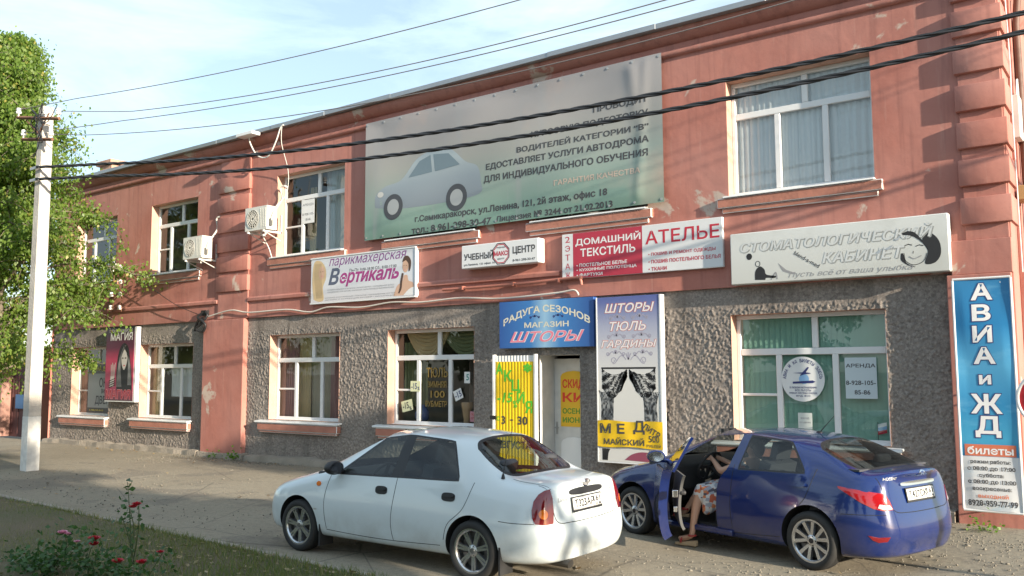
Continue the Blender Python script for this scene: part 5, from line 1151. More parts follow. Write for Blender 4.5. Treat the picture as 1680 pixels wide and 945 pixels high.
def Cc(x, w, zb, zs, zl, zm, b, r, t, c, dx=(0, 0, 0), tuck=.0):
    return [(x, 0, zb), (x, -.8*w, zb), (x+dx[0], -w*.955, zs), (x+dx[1], -w*.995, zl), (x+dx[2], -w, zm), (b[0], -b[1], b[2]), (r[0], -r[1], r[2]), (t[0], -t[1], t[2]), (c[0], 0, c[2])]
def car_shell(cols, wells, wr, w, zs=1.0):
    """cage -> smooth shell; material slots: 0 paint 1 windscreen 2 rear window 3 front side 4 rear side 5 pillar 6 driver's door 7 wheel well 8 its window"""
    V = []; idx = {}
    cols = [[(p[0], p[1], p[2]*zs) for p in c] for c in cols]
    for i, c in enumerate(cols):
        for k, p in enumerate(c):
            idx[i, k, 0] = len(V); V.append(p)
            if k in (0, 8): idx[i, k, 1] = idx[i, k, 0]
            else: idx[i, k, 1] = len(V); V.append((p[0], -p[1], p[2]))
    F = []; M = []
    def mi(i, k, s):
        if k in (6, 7): return 1 if i == 5 else 2 if i == 10 else 0
        if k == 5: return (8 if s == 0 else 3) if i == 6 else 4 if i == 8 else 5 if i == 7 else 0
        if i == 6 and k in (2, 3, 4) and s == 0: return 6
        return 0
    for i in range(len(cols)-1):
        for k in range(8):
            for s in (0, 1):
                q = [idx[i, k, s], idx[i+1, k, s], idx[i+1, k+1, s], idx[i, k+1, s]]
                F.append(tuple(q if s == 0 else q[::-1])); M.append(mi(i, k, s))
    for i in (0, len(cols)-1):
        for k in range(8):
            a = [idx[i, k, 0], idx[i, k+1, 0], idx[i, k+1, 1], idx[i, k, 1]]; a = list(dict.fromkeys(a))
            F.append(tuple(a if i == 0 else a[::-1])); M.append(0)
    me = bpy.data.meshes.new('cage'); me.from_pydata(V, [], F)
    for k in range(9): me.materials.append(bpy.data.materials.get('slot%d' % k) or bpy.data.materials.new('slot%d' % k))
    me.polygons.foreach_set('material_index', M)
    bm = bmesh.new(); bm.from_mesh(me); bmesh.ops.recalc_face_normals(bm, faces=bm.faces)
    cl = bm.edges.layers.float.get('crease_edge') or bm.edges.layers.float.new('crease_edge')
    for e in bm.edges:
        ms = {f.material_index for f in e.link_faces}
        if len(ms) == 2 and ms & {1, 2, 3, 4, 8}: e[cl] = .80 if not ms & {1, 2} else .6
        elif len(ms) == 2 and 5 in ms and 0 in ms: e[cl] = .8
    vl = bm.verts.layers.float.get('crease_vert') or bm.verts.layers.float.new('crease_vert')
    for v in bm.verts:
        ms = {f.material_index for f in v.link_faces}
        if ms & {3, 4, 8} and 5 not in ms: v[vl] = .5
    bm.to_mesh(me); bm.free()
    o = bpy.data.objects.new('cage', me); COL.objects.link(o)
    sb = o.modifiers.new('s', 'SUBSURF'); sb.levels = 3; sb.render_levels = 3
    tmp = []
    for wx in wells:
        for s in (-1, 1):
            b = MB(); y0, y1 = s*(w-.26), s*(w+.3)
            pts = []
            for q in range(40):
                a = 2*math.pi*q/40; pts.append((wx+wr*math.cos(a), wr*.93+wr*math.sin(a)))
            b.prism(pts, min(y0, y1), max(y0, y1)); c = b.build('well', [bpy.data.materials['slot%d' % k] for k in range(9)])
            for p in c.data.polygons: p.material_index = 7
            md = o.modifiers.new('b', 'BOOLEAN'); md.object = c; md.operation = 'DIFFERENCE'; md.solver = 'EXACT'; tmp.append(c)
    dg = bpy.context.evaluated_depsgraph_get(); dg.update()
    out = bpy.data.meshes.new_from_object(o.evaluated_get(dg))
    for c in tmp+[o]: bpy.data.objects.remove(c)
    return out
def split_part(src, slots, inset=0.0):
    bm = bmesh.new(); bm.from_mesh(src)
    bmesh.ops.delete(bm, geom=[f for f in bm.faces if f.material_index not in slots], context='FACES')
    ring = None
    if inset:
        r_ = bmesh.ops.inset_region(bm, faces=bm.faces[:], thickness=inset, use_boundary=True, use_even_offset=True); rs_ = set(r_['faces'])
        ring = bm.copy(); keep = [f.index for f in rs_]; bm.faces.index_update(); keep = {f.index for f in rs_}; ring.faces.ensure_lookup_table(); ring.faces.index_update()
        bmesh.ops.delete(ring, geom=[f for f in ring.faces if f.index not in keep], context='FACES')
        bmesh.ops.delete(bm, geom=[f for f in bm.faces if f.index in keep], context='FACES')
    return bm, ring
def bm_obj(bm, name, m, parent, off=None, thick=0.0, smooth=40):
    me = bpy.data.meshes.new(name)
    if off is not None: bmesh.ops.translate(bm, verts=bm.verts, vec=off)
    if thick: bmesh.ops.solidify(bm, geom=bm.faces[:], thickness=thick)
    for f in bm.faces: f.material_index = 0
    bm.to_mesh(me); bm.free()
    for k in m if isinstance(m, (list, tuple)) else [m]: me.materials.append(k)
    me.shade_smooth(); me.set_sharp_from_angle(angle=R(smooth))
    o = bpy.data.objects.new(name, me); COL.objects.link(o); o.parent = parent; return o
def bvh_of(me, skip=(7,)):
    bm = bmesh.new(); bm.from_mesh(me); bmesh.ops.delete(bm, geom=[f for f in bm.faces if f.material_index in skip], context='FACES'); t = BVHTree.FromBMesh(bm); bm.free(); return t
def surf(bvh, o, d, far=3.0):
    d = Vector(d).normalized(); h = bvh.ray_cast(Vector(o)-d*far, d)
    return h if h[0] is not None else (None, None, None, None)
def decal(bvh, org, d, poly, off=.004, thick=.012, rings=5):
    """patch lying on the shell: poly in (u horizontal, v up) seen along d, around org"""
    d = Vector(d).normalized(); up = Vector((0, 0, 1)); u = d.cross(up).normalized(); v = u.cross(d).normalized()
    n = len(poly); cx = sum(p[0] for p in poly)/n; cy = sum(p[1] for p in poly)/n; P = []; last = None
    for k in range(rings):
        s = 1-k/rings
        for p in poly: P.append((cx+(p[0]-cx)*s, cy+(p[1]-cy)*s))
    P.append((cx, cy)); out = []; nr = []
    for p in P:
        q = Vector(org)+u*p[0]+v*p[1]; h = surf(bvh, q, d)
        if h[0] is None: h = (q, -d) if last is None else (q+d*((last-q).dot(d)), -d)
        else: last = h[0]
        nn = h[1] if h[1].dot(d) < 0 else -h[1]
        out.append(h[0]+nn*off); nr.append(nn)
    m = MB(); F = [(k*n+i, k*n+(i+1) % n, (k+1)*n+(i+1) % n, (k+1)*n+i) for k in range(rings-1) for i in range(n)]+[((rings-1)*n+i, (rings-1)*n+(i+1) % n, rings*n) for i in range(n)]
    m.add(out, F)
    back = [out[i]-nr[i]*thick for i in range(n)]
    m.add([out[i] for i in range(n)]+back, [(i, (i+1) % n, n+(i+1) % n, n+i) for i in range(n)])
    return m
def seam(bvh, pts, d=(0, 1, 0), r=.0035, side=-1, n=8, off=-.0005):
    q = spline(pts, n); out = []
    for p in q:
        o = (p[0], side*.5, p[1]) if len(p) == 2 else p
        h = surf(bvh, o, (0, -side, 0) if len(p) == 2 else d)
        if h[0] is not None:
            nn = h[1]; dd = Vector((0, -side, 0) if len(p) == 2 else d); nn = nn if nn.dot(dd) < 0 else -nn; out.append(h[0]+nn*off)
    m = MB()
    if len(out) > 1: m.tube(out, r, 5)
    return m
def wheel(root, x, y, rad, wid, side, style):
    """axle along y; side=-1 shows its face to -y"""
    tr = MB(); rim_r = rad*.725; h = wid/2
    prof = [(rim_r, -h*.86), (rim_r+.012, -h*.98), (rad*.86, -h*1.03), (rad-.018, -h*.93), (rad-.004, -h*.72), (rad, -h*.4), (rad, h*.4), (rad-.004, h*.72), (rad-.018, h*.93), (rad*.86, h), (rim_r, h*.86)]
    c = (x, y, rad); wq = MB(); wq.lathe([(rim_r*.45, side*h*.05), (rim_r*.82, side*h*.05), (rim_r*.82, side*h*.0), (rim_r*.45, 0)], c, 'y', 32, closed=True)
    wq.lathe([(rim_r*.96, -side*h*.7), (rim_r*.96, -side*h*.6), (.02, -side*h*.6), (.02, -side*h*.7)], c, 'y', 32)
    w = wq.build('wheel', DISCM, root, local=True)
    tr.lathe(prof, c, 'y', 48, closed=True)
    for gq in (-.35, 0, .35): tr.lathe([(rad+.0008, h*gq-.004), (rad+.0008, h*gq+.004)], c, 'y', 48, closed=True)
    tr.build('tyre', TYRE, w, local=True, smooth=40)
    rm = MB(); f = side*h*.88
    rm.lathe([(rim_r+.004, f), (rim_r+.006, f*1.03), (rim_r-.012, f*1.02), (rim_r-.022, f*.86), (rim_r*.93, side*h*.1), (rim_r*.93, -side*h*.6), (rim_r+.004, -side*h*.6)], c, 'y', 48, closed=True)
    ring0 = len(rm.v); dk = MB()
    def spoke(mb, a0, a1, r0, r1, w0, w1, d0, d1, th):
        ux0, uz0 = math.cos(a0), math.sin(a0); ux1, uz1 = math.cos(a1), math.sin(a1)
        A = Vector((x+ux0*r0, y+d0, rad+uz0*r0)); Bq = Vector((x+ux1*r1, y+d1, rad+uz1*r1)); d = (Bq-A).normalized(); n_ = Vector((0, 1, 0)).cross(d).normalized()
        P = []
        for (q, ww) in ((A, w0), (Bq, w1)):
            for (sx, sy) in ((-1, 0), (-.7, 1), (.7, 1), (1, 0)): P.append(q+n_*ww*sx*.5+Vector((0, side*(0 if sy else -th), 0)))
        mb.add(P, [(0, 1, 5, 4), (1, 2, 6, 5), (2, 3, 7, 6), (3, 0, 4, 7), (0, 3, 2, 1), (4, 5, 6, 7)])
    if style == 'seven':
        for k in range(7):
            a = 2*math.pi*k/7+.3
            for s in (-1, 1): spoke(rm, a+s*.16, a+s*.09, rim_r*.2, rim_r*.97, .036, .030, f*.72, f*.80, .03)
    else:
        for k in range(5):
            a = 2*math.pi*k/5+math.pi/2+.15
            for s in (-1, 1): spoke(rm, a+s*.10, a+s*.30, rim_r*.2, rim_r*.98, .040, .056, f*.70, f*.88, .03)
            for s in (-1, 1): spoke(dk, a+s*.04, a+s*.12, rim_r*.3, rim_r*.95, .05, .07, f*.5, f*.6, .03)
    rm.lathe([(rim_r*.27, f*.55), (rim_r*.27, f*.72), (rim_r*.2, f*.80), (.0, f*.82)], c, 'y', 24)
    rm.build('rim', ALLOY, w, local=True, smooth=35)
    if dk.v: dk.build('spoke', ALLOYD, w, local=True, smooth=35)
    hb = MB(); hb.lathe([(rim_r*.13, f*.80), (rim_r*.12, f*.86), (0, f*.87)], c, 'y', 20)
    for k in range(5): a = 2*math.pi*k/5; hb.lathe([(.011, f*.70), (.011, f*.79), (0, f*.8)], (x+rim_r*.2*math.cos(a), y, rad+rim_r*.2*math.sin(a)), 'y', 8)
    hb.build('hub_cap', ALLOYD if style != 'seven' else mat('hub_grey', (.25, .25, .26), .3, .8, var=0), w, local=True, smooth=40)
    return w
def seat(root, x, y, zf=.30, w=.50):
    m = MB(); m.box(x-.28, x+.24, y-w/2, y+w/2, zf, zf+.20); k = len(m.v); m.box(-.07, .07, -w/2, w/2, 0, .62); M_ = Matrix.Translation((x+.27, y, zf+.14)) @ Matrix.Rotation(R(17), 4, 'Y')
    m.xf(M_, k); k = len(m.v); m.box(-.045, .045, -.13, .13, .66, .84); m.xf(M_, k); k = len(m.v); m.tube([(0, -.05, .55), (0, -.05, .7)], .008, 6); m.tube([(0, .05, .55), (0, .05, .7)], .008, 6); m.xf(M_, k)
    return m.build('seat', SEATM, root, local=True, bevel=.045, seg=3, smooth=50)
def interior(root, w, dash_x, dash_z, seat_x, rear_x, shelf, open_seat=True):
    m = MB(); m.box(dash_x-.35, rear_x+.5, -w+.10, w-.10, .25, .29); m.build('floor', DASH, root, local=True)
    m = MB(); m.prism([(dash_x-.35, .45), (dash_x-.35, dash_z), (dash_x-.05, dash_z+.02), (dash_x+.12, dash_z-.06), (dash_x+.10, .62), (dash_x-.05, .45)], -w+.09, w-.09); m.build('dashboard', DASH, root, local=True, bevel=.02, smooth=40)
    m = MB(); cx, cy, cz = dash_x+.30, -.37, dash_z-.07; Mx = Matrix.Translation((cx, cy, cz)) @ Matrix.Rotation(R(-62), 4, 'Y')
    m.tube([(.185*math.cos(2*math.pi*i/32), .185*math.sin(2*math.pi*i/32), 0) for i in range(32)], .016, 8, closed=True)
    m.box(-.17, .17, -.02, .02, -.02, .0); m.box(-.02, .02, -.17, .0, -.02, .0); m.lathe([(.055, -.03), (.06, .0), (.03, .015)], (0, 0, 0), 'z', 16); m.tube([(0, 0, -.02), (0, 0, -.28)], .03, 8); m.xf(Mx); m.build('steering_wheel', DASH, root, local=True, smooth=50)
    for y in (-.37, .37): seat(root, seat_x, y)
    m = MB(); m.box(rear_x-.25, rear_x+.25, -w+.14, w-.14, .30, .5); k = len(m.v); m.box(-.07, .07, -w+.16, w-.16, 0, .55); m.xf(Matrix.Translation((rear_x+.28, 0, .45)) @ Matrix.Rotation(R(20), 4, 'Y'), k)
    for y in (-.36, .36): k = len(m.v); m.box(-.045, .045, -.13, .13, .55, .72); m.xf(Matrix.Translation((rear_x+.28, y, .45)) @ Matrix.Rotation(R(20), 4, 'Y'), k)
    m.build('seat', SEATM, root, local=True, bevel=.04, seg=3, smooth=50)
    m = MB(); m.box(shelf[0], shelf[1], -w+.2, w-.2, shelf[2], shelf[2]+.02); m.build('parcel_shelf', SEATM, root, local=True)
    m = MB(); m.box(dash_x+.28, dash_x+.33, -.12, .12, shelf[3], shelf[3]+.07); m.tube([(dash_x+.30, 0, shelf[3]+.05), (dash_x+.30, 0, shelf[3]+.13)], .01, 6); m.build('rear_view_mirror', BLACK, root, local=True, bevel=.015)
def plate(root, bvh, z, y0, body, region, tilt, wid=.52, hgt=.112):
    h = surf(bvh, (4.2, y0, z), (-1, 0, 0)); hx = h[0].x if h[0] else 4.2
    Mx = Matrix.Translation((hx+.016, y0, z)) @ Matrix.Rotation(R(tilt), 4, 'Y')
    m = MB(); m.box(-.006, .0, -wid/2-.014, wid/2+.014, -hgt/2-.022, hgt/2+.012); m.xf(Mx); fr = m.build('licence_plate', BLACK, root, local=True, bevel=.003, seg=1)
    m = MB(); m.box(-.003, .0025, -wid/2, wid/2, -hgt/2, hgt/2); m.xf(Mx); m.build('face', PLATEW, fr, local=True, bevel=.002, seg=1)
    m = MB(); txt(m, body, -wid/2+.03, -.036, .345, .076, .005, bold=.02, face='E'); txt(m, region, wid/2-.145, -.016, .125, .060, .005, bold=.02, face='E'); txt(m, 'RUS', wid/2-.12, -.046, .05, .020, .0035, face='E')
    m.box(.0026, .0034, wid/2-.152, wid/2-.148, -hgt/2, hgt/2); m.box(.0026, .0036, wid/2-.055, wid/2-.018, -.046, -.026)
    for s in (-1, 1): m.box(.0026, .0033, -wid/2, wid/2, s*(hgt/2-.005)-.0015, s*(hgt/2-.005)+.0015)
    m.xf(Mx); m.build('lettering', INK, fr, local=True, recalc=False)
def badge_text(root, bvh, body, y0, z0, w, h, m_, bold=.02, shear=.3):
    mb = MB(); txt(mb, body, y0, z0, w, h, 0, bold=bold, shear=shear, face='E'); out = []
    for p in mb.v:
        q = surf(bvh, (4.2, p[1], p[2]), (-1, 0, 0)); out.append(((q[0].x if q[0] else 4.2)+.004, p[1], p[2]))
    mb.v = out; return mb.build('badge', m_, root, local=True, recalc=False)

def build_car(root, P):
    src = car_shell(P['cols'], P['wells'], P['wr'], P['w'], P.get('zs', 1.0)); bvh = bvh_of(src); pm = P['paint']; openl = P.get('open')
    bm, _ = split_part(src, {0} if openl else {0, 6}); bm_obj(bm, 'body', pm, root, smooth=38)
    for wx in P['wells']:
        for s in (-1, 1):
            bm, _ = split_part(src, {7}); bmesh.ops.delete(bm, geom=[f for f in bm.faces if abs(f.calc_center_median().x-wx) > .6 or f.calc_center_median().y*s < 0], context='FACES'); bm_obj(bm, 'wheel_well', WELL, root)
    bm, _ = split_part(src, {5}); bm_obj(bm, 'pillar', P.get('pillar', BLACK), root)
    def glass(slots, name, g, ins, nm_tr='trim', par=root):
        bm, ring = split_part(src, slots, ins); o = bm_obj(bm, name, g, par); bm_obj(ring, nm_tr, BLACK, o); return o
    glass({1}, 'windscreen', CGLASS, .035); glass({2}, 'rear_window', P.get('rglass', CGLASS), .04)
    # left and right panes are separate parts
    for slots in ({3}, {4}, {8}):
        if openl and slots == {8}: continue
        for s in (-1, 1):
            bm = bmesh.new(); bm.from_mesh(src); bmesh.ops.delete(bm, geom=[f for f in bm.faces if f.material_index not in slots or f.calc_center_median().y*s < 0], context='FACES')
            if not bm.faces: bm.free(); continue
            r_ = bmesh.ops.inset_region(bm, faces=bm.faces[:], thickness=.022, use_boundary=True, use_even_offset=True); rs_ = set(r_['faces']); ring = bm.copy(); bm.faces.index_update(); keep = {f.index for f in rs_}; ring.faces.ensure_lookup_table(); ring.faces.index_update()
            bmesh.ops.delete(ring, geom=[f for f in ring.faces if f.index not in keep], context='FACES'); bmesh.ops.delete(bm, geom=list(rs_), context='FACES')
            o = bm_obj(bm, 'side_window', P.get('sglass', CGLASS), root); bm_obj(ring, 'trim', BLACK, o)
    return src, bvh

# ---- white saloon
w_ = .838
WC = [Cc(.14, .60, .22, .26, .42, .55, (.19, .60, .64), (.25, .55, .69), (.19, .3, .715), (.17, 0, .72), (.01, -.03, .0)),
      Cc(.28, .765, .2, .23, .42, .56, (.32, .745, .68), (.39, .655, .745), (.34, .33, .785), (.32, 0, .795), (0, -.02, .01)),
      Cc(.48, .832, .2, .22, .42, .58, (.50, .80, .745), (.54, .695, .795), (.50, .35, .835), (.48, 0, .845)),
      Cc(.83, w_, .2, .21, .42, .60, (.83, .805, .825), (.83, .705, .865), (.80, .36, .90), (.78, 0, .91)),
      Cc(1.15, w_, .2, .205, .42, .62, (1.10, .80, .885), (1.03, .705, .92), (.94, .36, .945), (.90, 0, .955)),
      Cc(1.24, w_, .2, .205, .42, .62, (1.22, .795, .90), (1.12, .69, .945), (1.02, .36, .975), (.98, 0, .985)),
      Cc(1.38, w_, .2, .205, .42, .62, (1.38, .787, .915), (1.99, .565, 1.35), (1.90, .33, 1.395), (1.87, 0, 1.41)),
      Cc(2.28, w_, .2, .205, .42, .62, (2.28, .787, .935), (2.32, .58, 1.395), (2.32, .33, 1.437), (2.32, 0, 1.45)),
      Cc(2.37, w_, .2, .205, .42, .62, (2.37, .787, .938), (2.40, .58, 1.397), (2.40, .33, 1.438), (2.40, 0, 1.45)),
      Cc(3.02, w_, .2, .205, .42, .62, (3.20, .78, .955), (2.96, .57, 1.355), (2.92, .33, 1.41), (2.92, 0, 1.425)),
      Cc(3.35, w_, .2, .205, .42, .62, (3.40, .77, .96), (3.14, .56, 1.32), (3.12, .34, 1.378), (3.11, 0, 1.395)),
      Cc(3.68, .836, .2, .21, .42, .62, (3.68, .755, .955), (3.64, .63, .99), (3.69, .36, 1.015), (3.71, 0, 1.025)),
      Cc(3.95, .812, .2, .23, .42, .62, (3.92, .735, .935), (3.90, .61, .98), (3.93, .34, 1.0), (3.95, 0, 1.01), (0, .02, 0)),
      Cc(4.12, .75, .22, .26, .42, .60, (4.09, .70, .905), (4.08, .57, .965), (4.12, .32, .985), (4.135, 0, .99), (0, .03, 0)),
      Cc(4.18, .63, .24, .30, .42, .585, (4.15, .63, .85), (4.13, .53, .935), (4.165, .3, .955), (4.18, 0, .96), (0, .045, .0))]
white = thing('car', 'white older saloon car parked in front, its side in shade, tail towards the viewer', 'car', (-8.87, -5.46, 0), R(0.2))
src, bvh = build_car(white, dict(zs=.97, cols=WC, wells=(.83, 3.35), wr=.325, w=w_, paint=paint('white_car_paint', (.63, .69, .71), 0, .3, dust=.12)))
for x in (.83, 3.35):
    for s in (-1, 1): wheel(white, x, s*(w_-.105), .288, .185, s, 'seven')
interior(white, w_, 1.42, .90, 2.18, 2.95, (3.2, 3.66, .93, 1.22))
def add(root, mb, name, m_, smooth=50): return mb.build(name, m_, root, local=True, smooth=smooth) if mb.v else None
for pts in ([(1.30, .30), (1.27, .6), (1.33, .90)], [(2.31, .28), (2.29, .5), (2.345, .93)], [(3.0, .36), (3.06, .52), (3.24, .68), (3.34, .93)], [(1.30, .29), (1.8, .275), (2.3, .275), (2.95, .30)]): add(white, seam(bvh, pts), 'door_seam', GAP)
add(white, seam(bvh, [(3.68, .60), (3.85, .595), (4.05, .60)], n=6), 'bumper_seam', GAP)
add(white, seam(bvh, [(.0, -.7, .60), (.0, .0, .59), (.0, .7, .6)], (-1, 0, 0)), 'bumper_seam', GAP)
add(white, seam(bvh, [(4.2, -.60, .93), (4.2, -.585, .75), (4.2, -.53, .60), (4.2, -.3, .575), (4.2, 0, .57), (4.2, .3, .575), (4.2, .53, .60), (4.2, .585, .75), (4.2, .6, .93)], (-1, 0, 0), .004), 'boot_seam', GAP)
for sx in (-1, 1): add(white, seam(bvh, [(3.70, sx*.60, 2), (3.9, sx*.585, 2), (4.12, sx*.56, 2)], (0, 0, -1), .0035, off=-.001), 'boot_seam', GAP)
def oval(cx, cz, rx, rz, n=24, p=2.0): return [(cx+rx*math.copysign(abs(math.cos(2*math.pi*i/n))**(2/p), math.cos(2*math.pi*i/n)), cz+rz*math.copysign(abs(math.sin(2*math.pi*i/n))**(2/p), math.sin(2*math.pi*i/n))) for i in range(n)]
def sidepatch(bvh, poly, **k): return decal(bvh, (0, -.5, 0), (0, 1, 0), [(p[0], p[1]) for p in poly], **k)
for hx in (2.13, 3.05): add(white, sidepatch(bvh, oval(hx, .775, .085, .042, 24, 3.0), off=.006), 'door_handle', BLACK); add(white, sidepatch(bvh, oval(hx+.005, .788, .07, .016, 20, 3), off=.022, thick=.02), 'door_handle', BLACK)
add(white, sidepatch(bvh, oval(1.16, .775, .035, .026, 16), off=.008), 'side_indicator', LAMPO); add(white, sidepatch(bvh, oval(1.13, .50, .03, .009, 12), off=.002), 'badge', STEEL)
# tail lamps wrap round the rear corners
def taillamp(root, bvh, side, poly, sub, m_=LAMPR):
    d = Vector((-1, -side*.55, 0)); f = (lambda p: p) if side < 0 else (lambda p: (-p[0], p[1]))
    o = add(root, decal(bvh, (4.1, side*.72, 0), d, [f(p) for p in poly], off=.007, rings=6), 'tail_lamp', m_)
    for (pl, mm, of) in sub: add(o, decal(bvh, (4.1, side*.72, 0), d, [f(p) for p in pl], off=of), 'lamp_insert', mm)
    return o
lamp_poly = [(-.07, .655), (-.05, .60), (.03, .59), (.13, .595), (.145, .70), (.145, .82), (.13, .90), (.07, .89), (.01, .86), (-.04, .80), (-.065, .72)]
for s in (-1, 1): taillamp(white, bvh, s, lamp_poly, [(oval(.025, .685, .042, .042, 20), LAMPO, .011)])
plate(white, bvh, .735, -.02, 'Т323АР', '161', -9)
add(white, decal(bvh, (4.2, 0, 0), (-1, 0, 0), oval(0, .845, .30, .034, 28, 3), off=.012), 'boot_handle', BLACK)
m = decal(bvh, (4.2, 0, 0), (-1, 0, 0), oval(0.0, .912, .058, .034, 24), off=.008); em = add(white, m, 'emblem', CHROME)
add(em, decal(bvh, (4.2, 0, 0), (-1, 0, 0), [(-.045, .900), (-.018, .900), (-.018, .888), (.014, .888), (.018, .902), (.047, .904), (.043, .922), (.018, .922), (.018, .934), (-.014, .934), (-.018, .920), (-.043, .918)], off=.014), 'emblem_cross', INKS['grey'])
badge_text(white, bvh, 'Lanos', -.50, .775, .16, .04, INKS['grey'], .0); badge_text(white, bvh, 'EURO', .40, .80, .14, .025, INKS['grey'], .0)
def door_mirror(root, x, side, z, col, m_glass=None, w=.838):
    m = MB(); y = side*(w+.06)
    m.ball((x, y, z), .10, .115, .075, nu=18, nv=12); m.tube([(x-.02, side*(w-.09), z-.055), (x, y, z-.04)], .028, 8)
    for i, p in enumerate(m.v):
        if p[0] > x+.045: m.v[i] = (x+.045, p[1], p[2])
    o = m.build('door_mirror', col, root, local=True, smooth=50)
    m = MB(); m.lathe([(.0, 0), (.085, 0)], (0, 0, 0), 'x', 20); m.v = [(x+.048, y+v[1]*1.1, z+v[2]*.72) for v in m.v]; m.build('mirror_glass', CHROME, o, local=True); return o
for s in (-1, 1): door_mirror(white, 1.50, s, .975, BLACK)
h = surf(bvh, (3.62, -.66, 2), (0, 0, -1)); a_ = h[0]
m = MB(); m.lathe([(.02, 0), (.014, .03), (.006, .05)], tuple(a_), 'z', 10); m.tube([tuple(a_+Vector((0, 0, .04))), tuple(a_+Vector((.10, .02, .50)))], [.004, .002], 6); m.build('antenna', BLACK, white, local=True)
m = MB(); m.tube([(3.9, -.42, .21), (4.22, -.42, .20)], .035, 12); m.tube([(3.9, -.36, .21), (4.2, -.36, .20)], .035, 12); m.build('exhaust', mat('exhaust_steel', (.12, .11, .10), .4, .8, var=.2), white, local=True, smooth=50)
for x in (1.22, 3.72): m = MB(); m.box(x-.04, x-.02, -.82, -.62, .10, .36); m.build('mud_flap', RUBBER, white, local=True)
m = MB(); m.prism([(3.3, .95), (3.55, .95), (3.55, .985), (3.3, .985)], -.12, .12); m.build('brake_light', LAMPR, white, local=True, bevel=.01)

# ---- blue saloon with its front door open
wb = .85
BC = [Cc(.14, .60, .2, .24, .42, .55, (.17, .61, .67), (.23, .56, .735), (.17, .3, .765), (.15, 0, .77), (0, -.02, 0)),
      Cc(.28, .775, .18, .22, .42, .58, (.33, .765, .72), (.40, .675, .805), (.34, .34, .84), (.32, 0, .85)),
      Cc(.50, .842, .18, .21, .42, .60, (.52, .82, .80), (.55, .705, .865), (.52, .35, .895), (.50, 0, .905)),
      Cc(.85, wb, .18, .20, .42, .62, (.85, .825, .885), (.85, .72, .93), (.82, .36, .955), (.80, 0, .965)),
      Cc(1.12, wb, .18, .195, .42, .64, (1.10, .82, .94), (1.00, .72, .97), (.88, .37, .995), (.82, 0, 1.005)),
      Cc(1.20, wb, .18, .195, .42, .64, (1.20, .815, .955), (1.08, .705, .99), (.95, .37, 1.02), (.88, 0, 1.03)),
      Cc(1.33, wb, .18, .195, .42, .64, (1.36, .805, .97), (2.06, .575, 1.39), (1.95, .33, 1.435), (1.91, 0, 1.45)),
      Cc(2.36, wb, .18, .195, .42, .64, (2.36, .80, 1.005), (2.44, .585, 1.43), (2.44, .33, 1.472), (2.44, 0, 1.485)),
      Cc(2.46, wb, .18, .195, .42, .64, (2.46, .80, 1.01), (2.53, .585, 1.43), (2.53, .33, 1.472), (2.53, 0, 1.485)),
      Cc(3.10, wb, .18, .195, .42, .64, (3.40, .79, 1.04), (3.08, .575, 1.385), (3.03, .33, 1.44), (3.02, 0, 1.455)),
      Cc(3.42, wb, .18, .195, .42, .64, (3.62, .785, 1.05), (3.32, .555, 1.34), (3.30, .34, 1.40), (3.28, 0, 1.415)),
      Cc(3.80, .848, .18, .20, .42, .65, (3.90, .77, 1.05), (3.90, .635, 1.085), (3.96, .36, 1.115), (3.99, 0, 1.125)),
      Cc(4.03, .77, .19, .23, .42, .65, (4.02, .695, 1.035), (3.99, .59, 1.085), (4.07, .34, 1.115), (4.09, 0, 1.125)),
      Cc(4.14, .64, .2, .26, .42, .62, (4.12, .585, 1.0), (4.10, .50, 1.075), (4.16, .32, 1.11), (4.20, 0, 1.12), (0, .04, .02)),
      Cc(4.20, .49, .24, .30, .43, .60, (4.15, .48, .90), (4.13, .42, 1.035), (4.19, .28, 1.065), (4.22, 0, 1.075), (0, .06, .03))]
BLOC, BROT = (-6.17, -1.92, -.05), R(-16.2)
blue = thing('car', 'dark blue saloon car with its driver door open, beyond the white car', 'car', BLOC, BROT)
BP = paint('blue_car_paint', (.002, .0155, .11), .1, .2, dust=.05)
src, bvh = build_car(blue, dict(zs=.935, cols=BC, wells=(.85, 3.42), wr=.345, w=wb, paint=BP, open=True, pillar=BP, rglass=CGLASSD, sglass=CGLASS))
for x in (.85, 3.42):
    for s in (-1, 1): wheel(blue, x, s*(wb-.11), .300, .20, s, 'ten')
interior(blue, wb, 1.42, .97, 2.28, 3.05, (3.4, 3.9, 1.03, 1.27))
for pts in ([(2.42, .30), (2.40, .6), (2.43, 1.0)], [(3.12, .38), (3.18, .55), (3.36, .72), (3.47, 1.03)], [(1.40, .27), (1.9, .255), (2.5, .255), (3.05, .29)], [(1.34, .28), (1.31, .6), (1.37, .96)]): add(blue, seam(bvh, pts), 'door_seam', GAP)
add(blue, seam(bvh, [(3.78, .62), (3.95, .625), (4.15, .63)], n=6), 'bumper_seam', GAP)
add(blue, seam(bvh, [(4.3, -.60, .98), (4.3, -.585, .80), (4.3, -.50, .66), (4.3, -.3, .635), (4.3, 0, .63), (4.3, .3, .635), (4.3, .50, .66), (4.3, .585, .8), (4.3, .6, .98)], (-1, 0, 0), .004), 'boot_seam', GAP)
add(blue, seam(bvh, [(.05, -.2, .72), (.05, 0, .735), (.05, .2, .72)], (-1, 0, 0)), 'bonnet_seam', GAP)
add(blue, sidepatch(bvh, oval(3.27, .86, .11, .026, 24, 3), off=.03, thick=.03), 'door_handle', BP); add(blue, sidepatch(bvh, oval(3.63, .78, .075, .075, 24, 3), off=.0005), 'fuel_flap', BP)
lp = [(-.23, .885), (-.12, .865), (.02, .845), (.13, .83), (.175, .75), (.20, .675), (.10, .668), (.0, .688), (-.10, .745), (-.18, .815), (-.23, .865)]
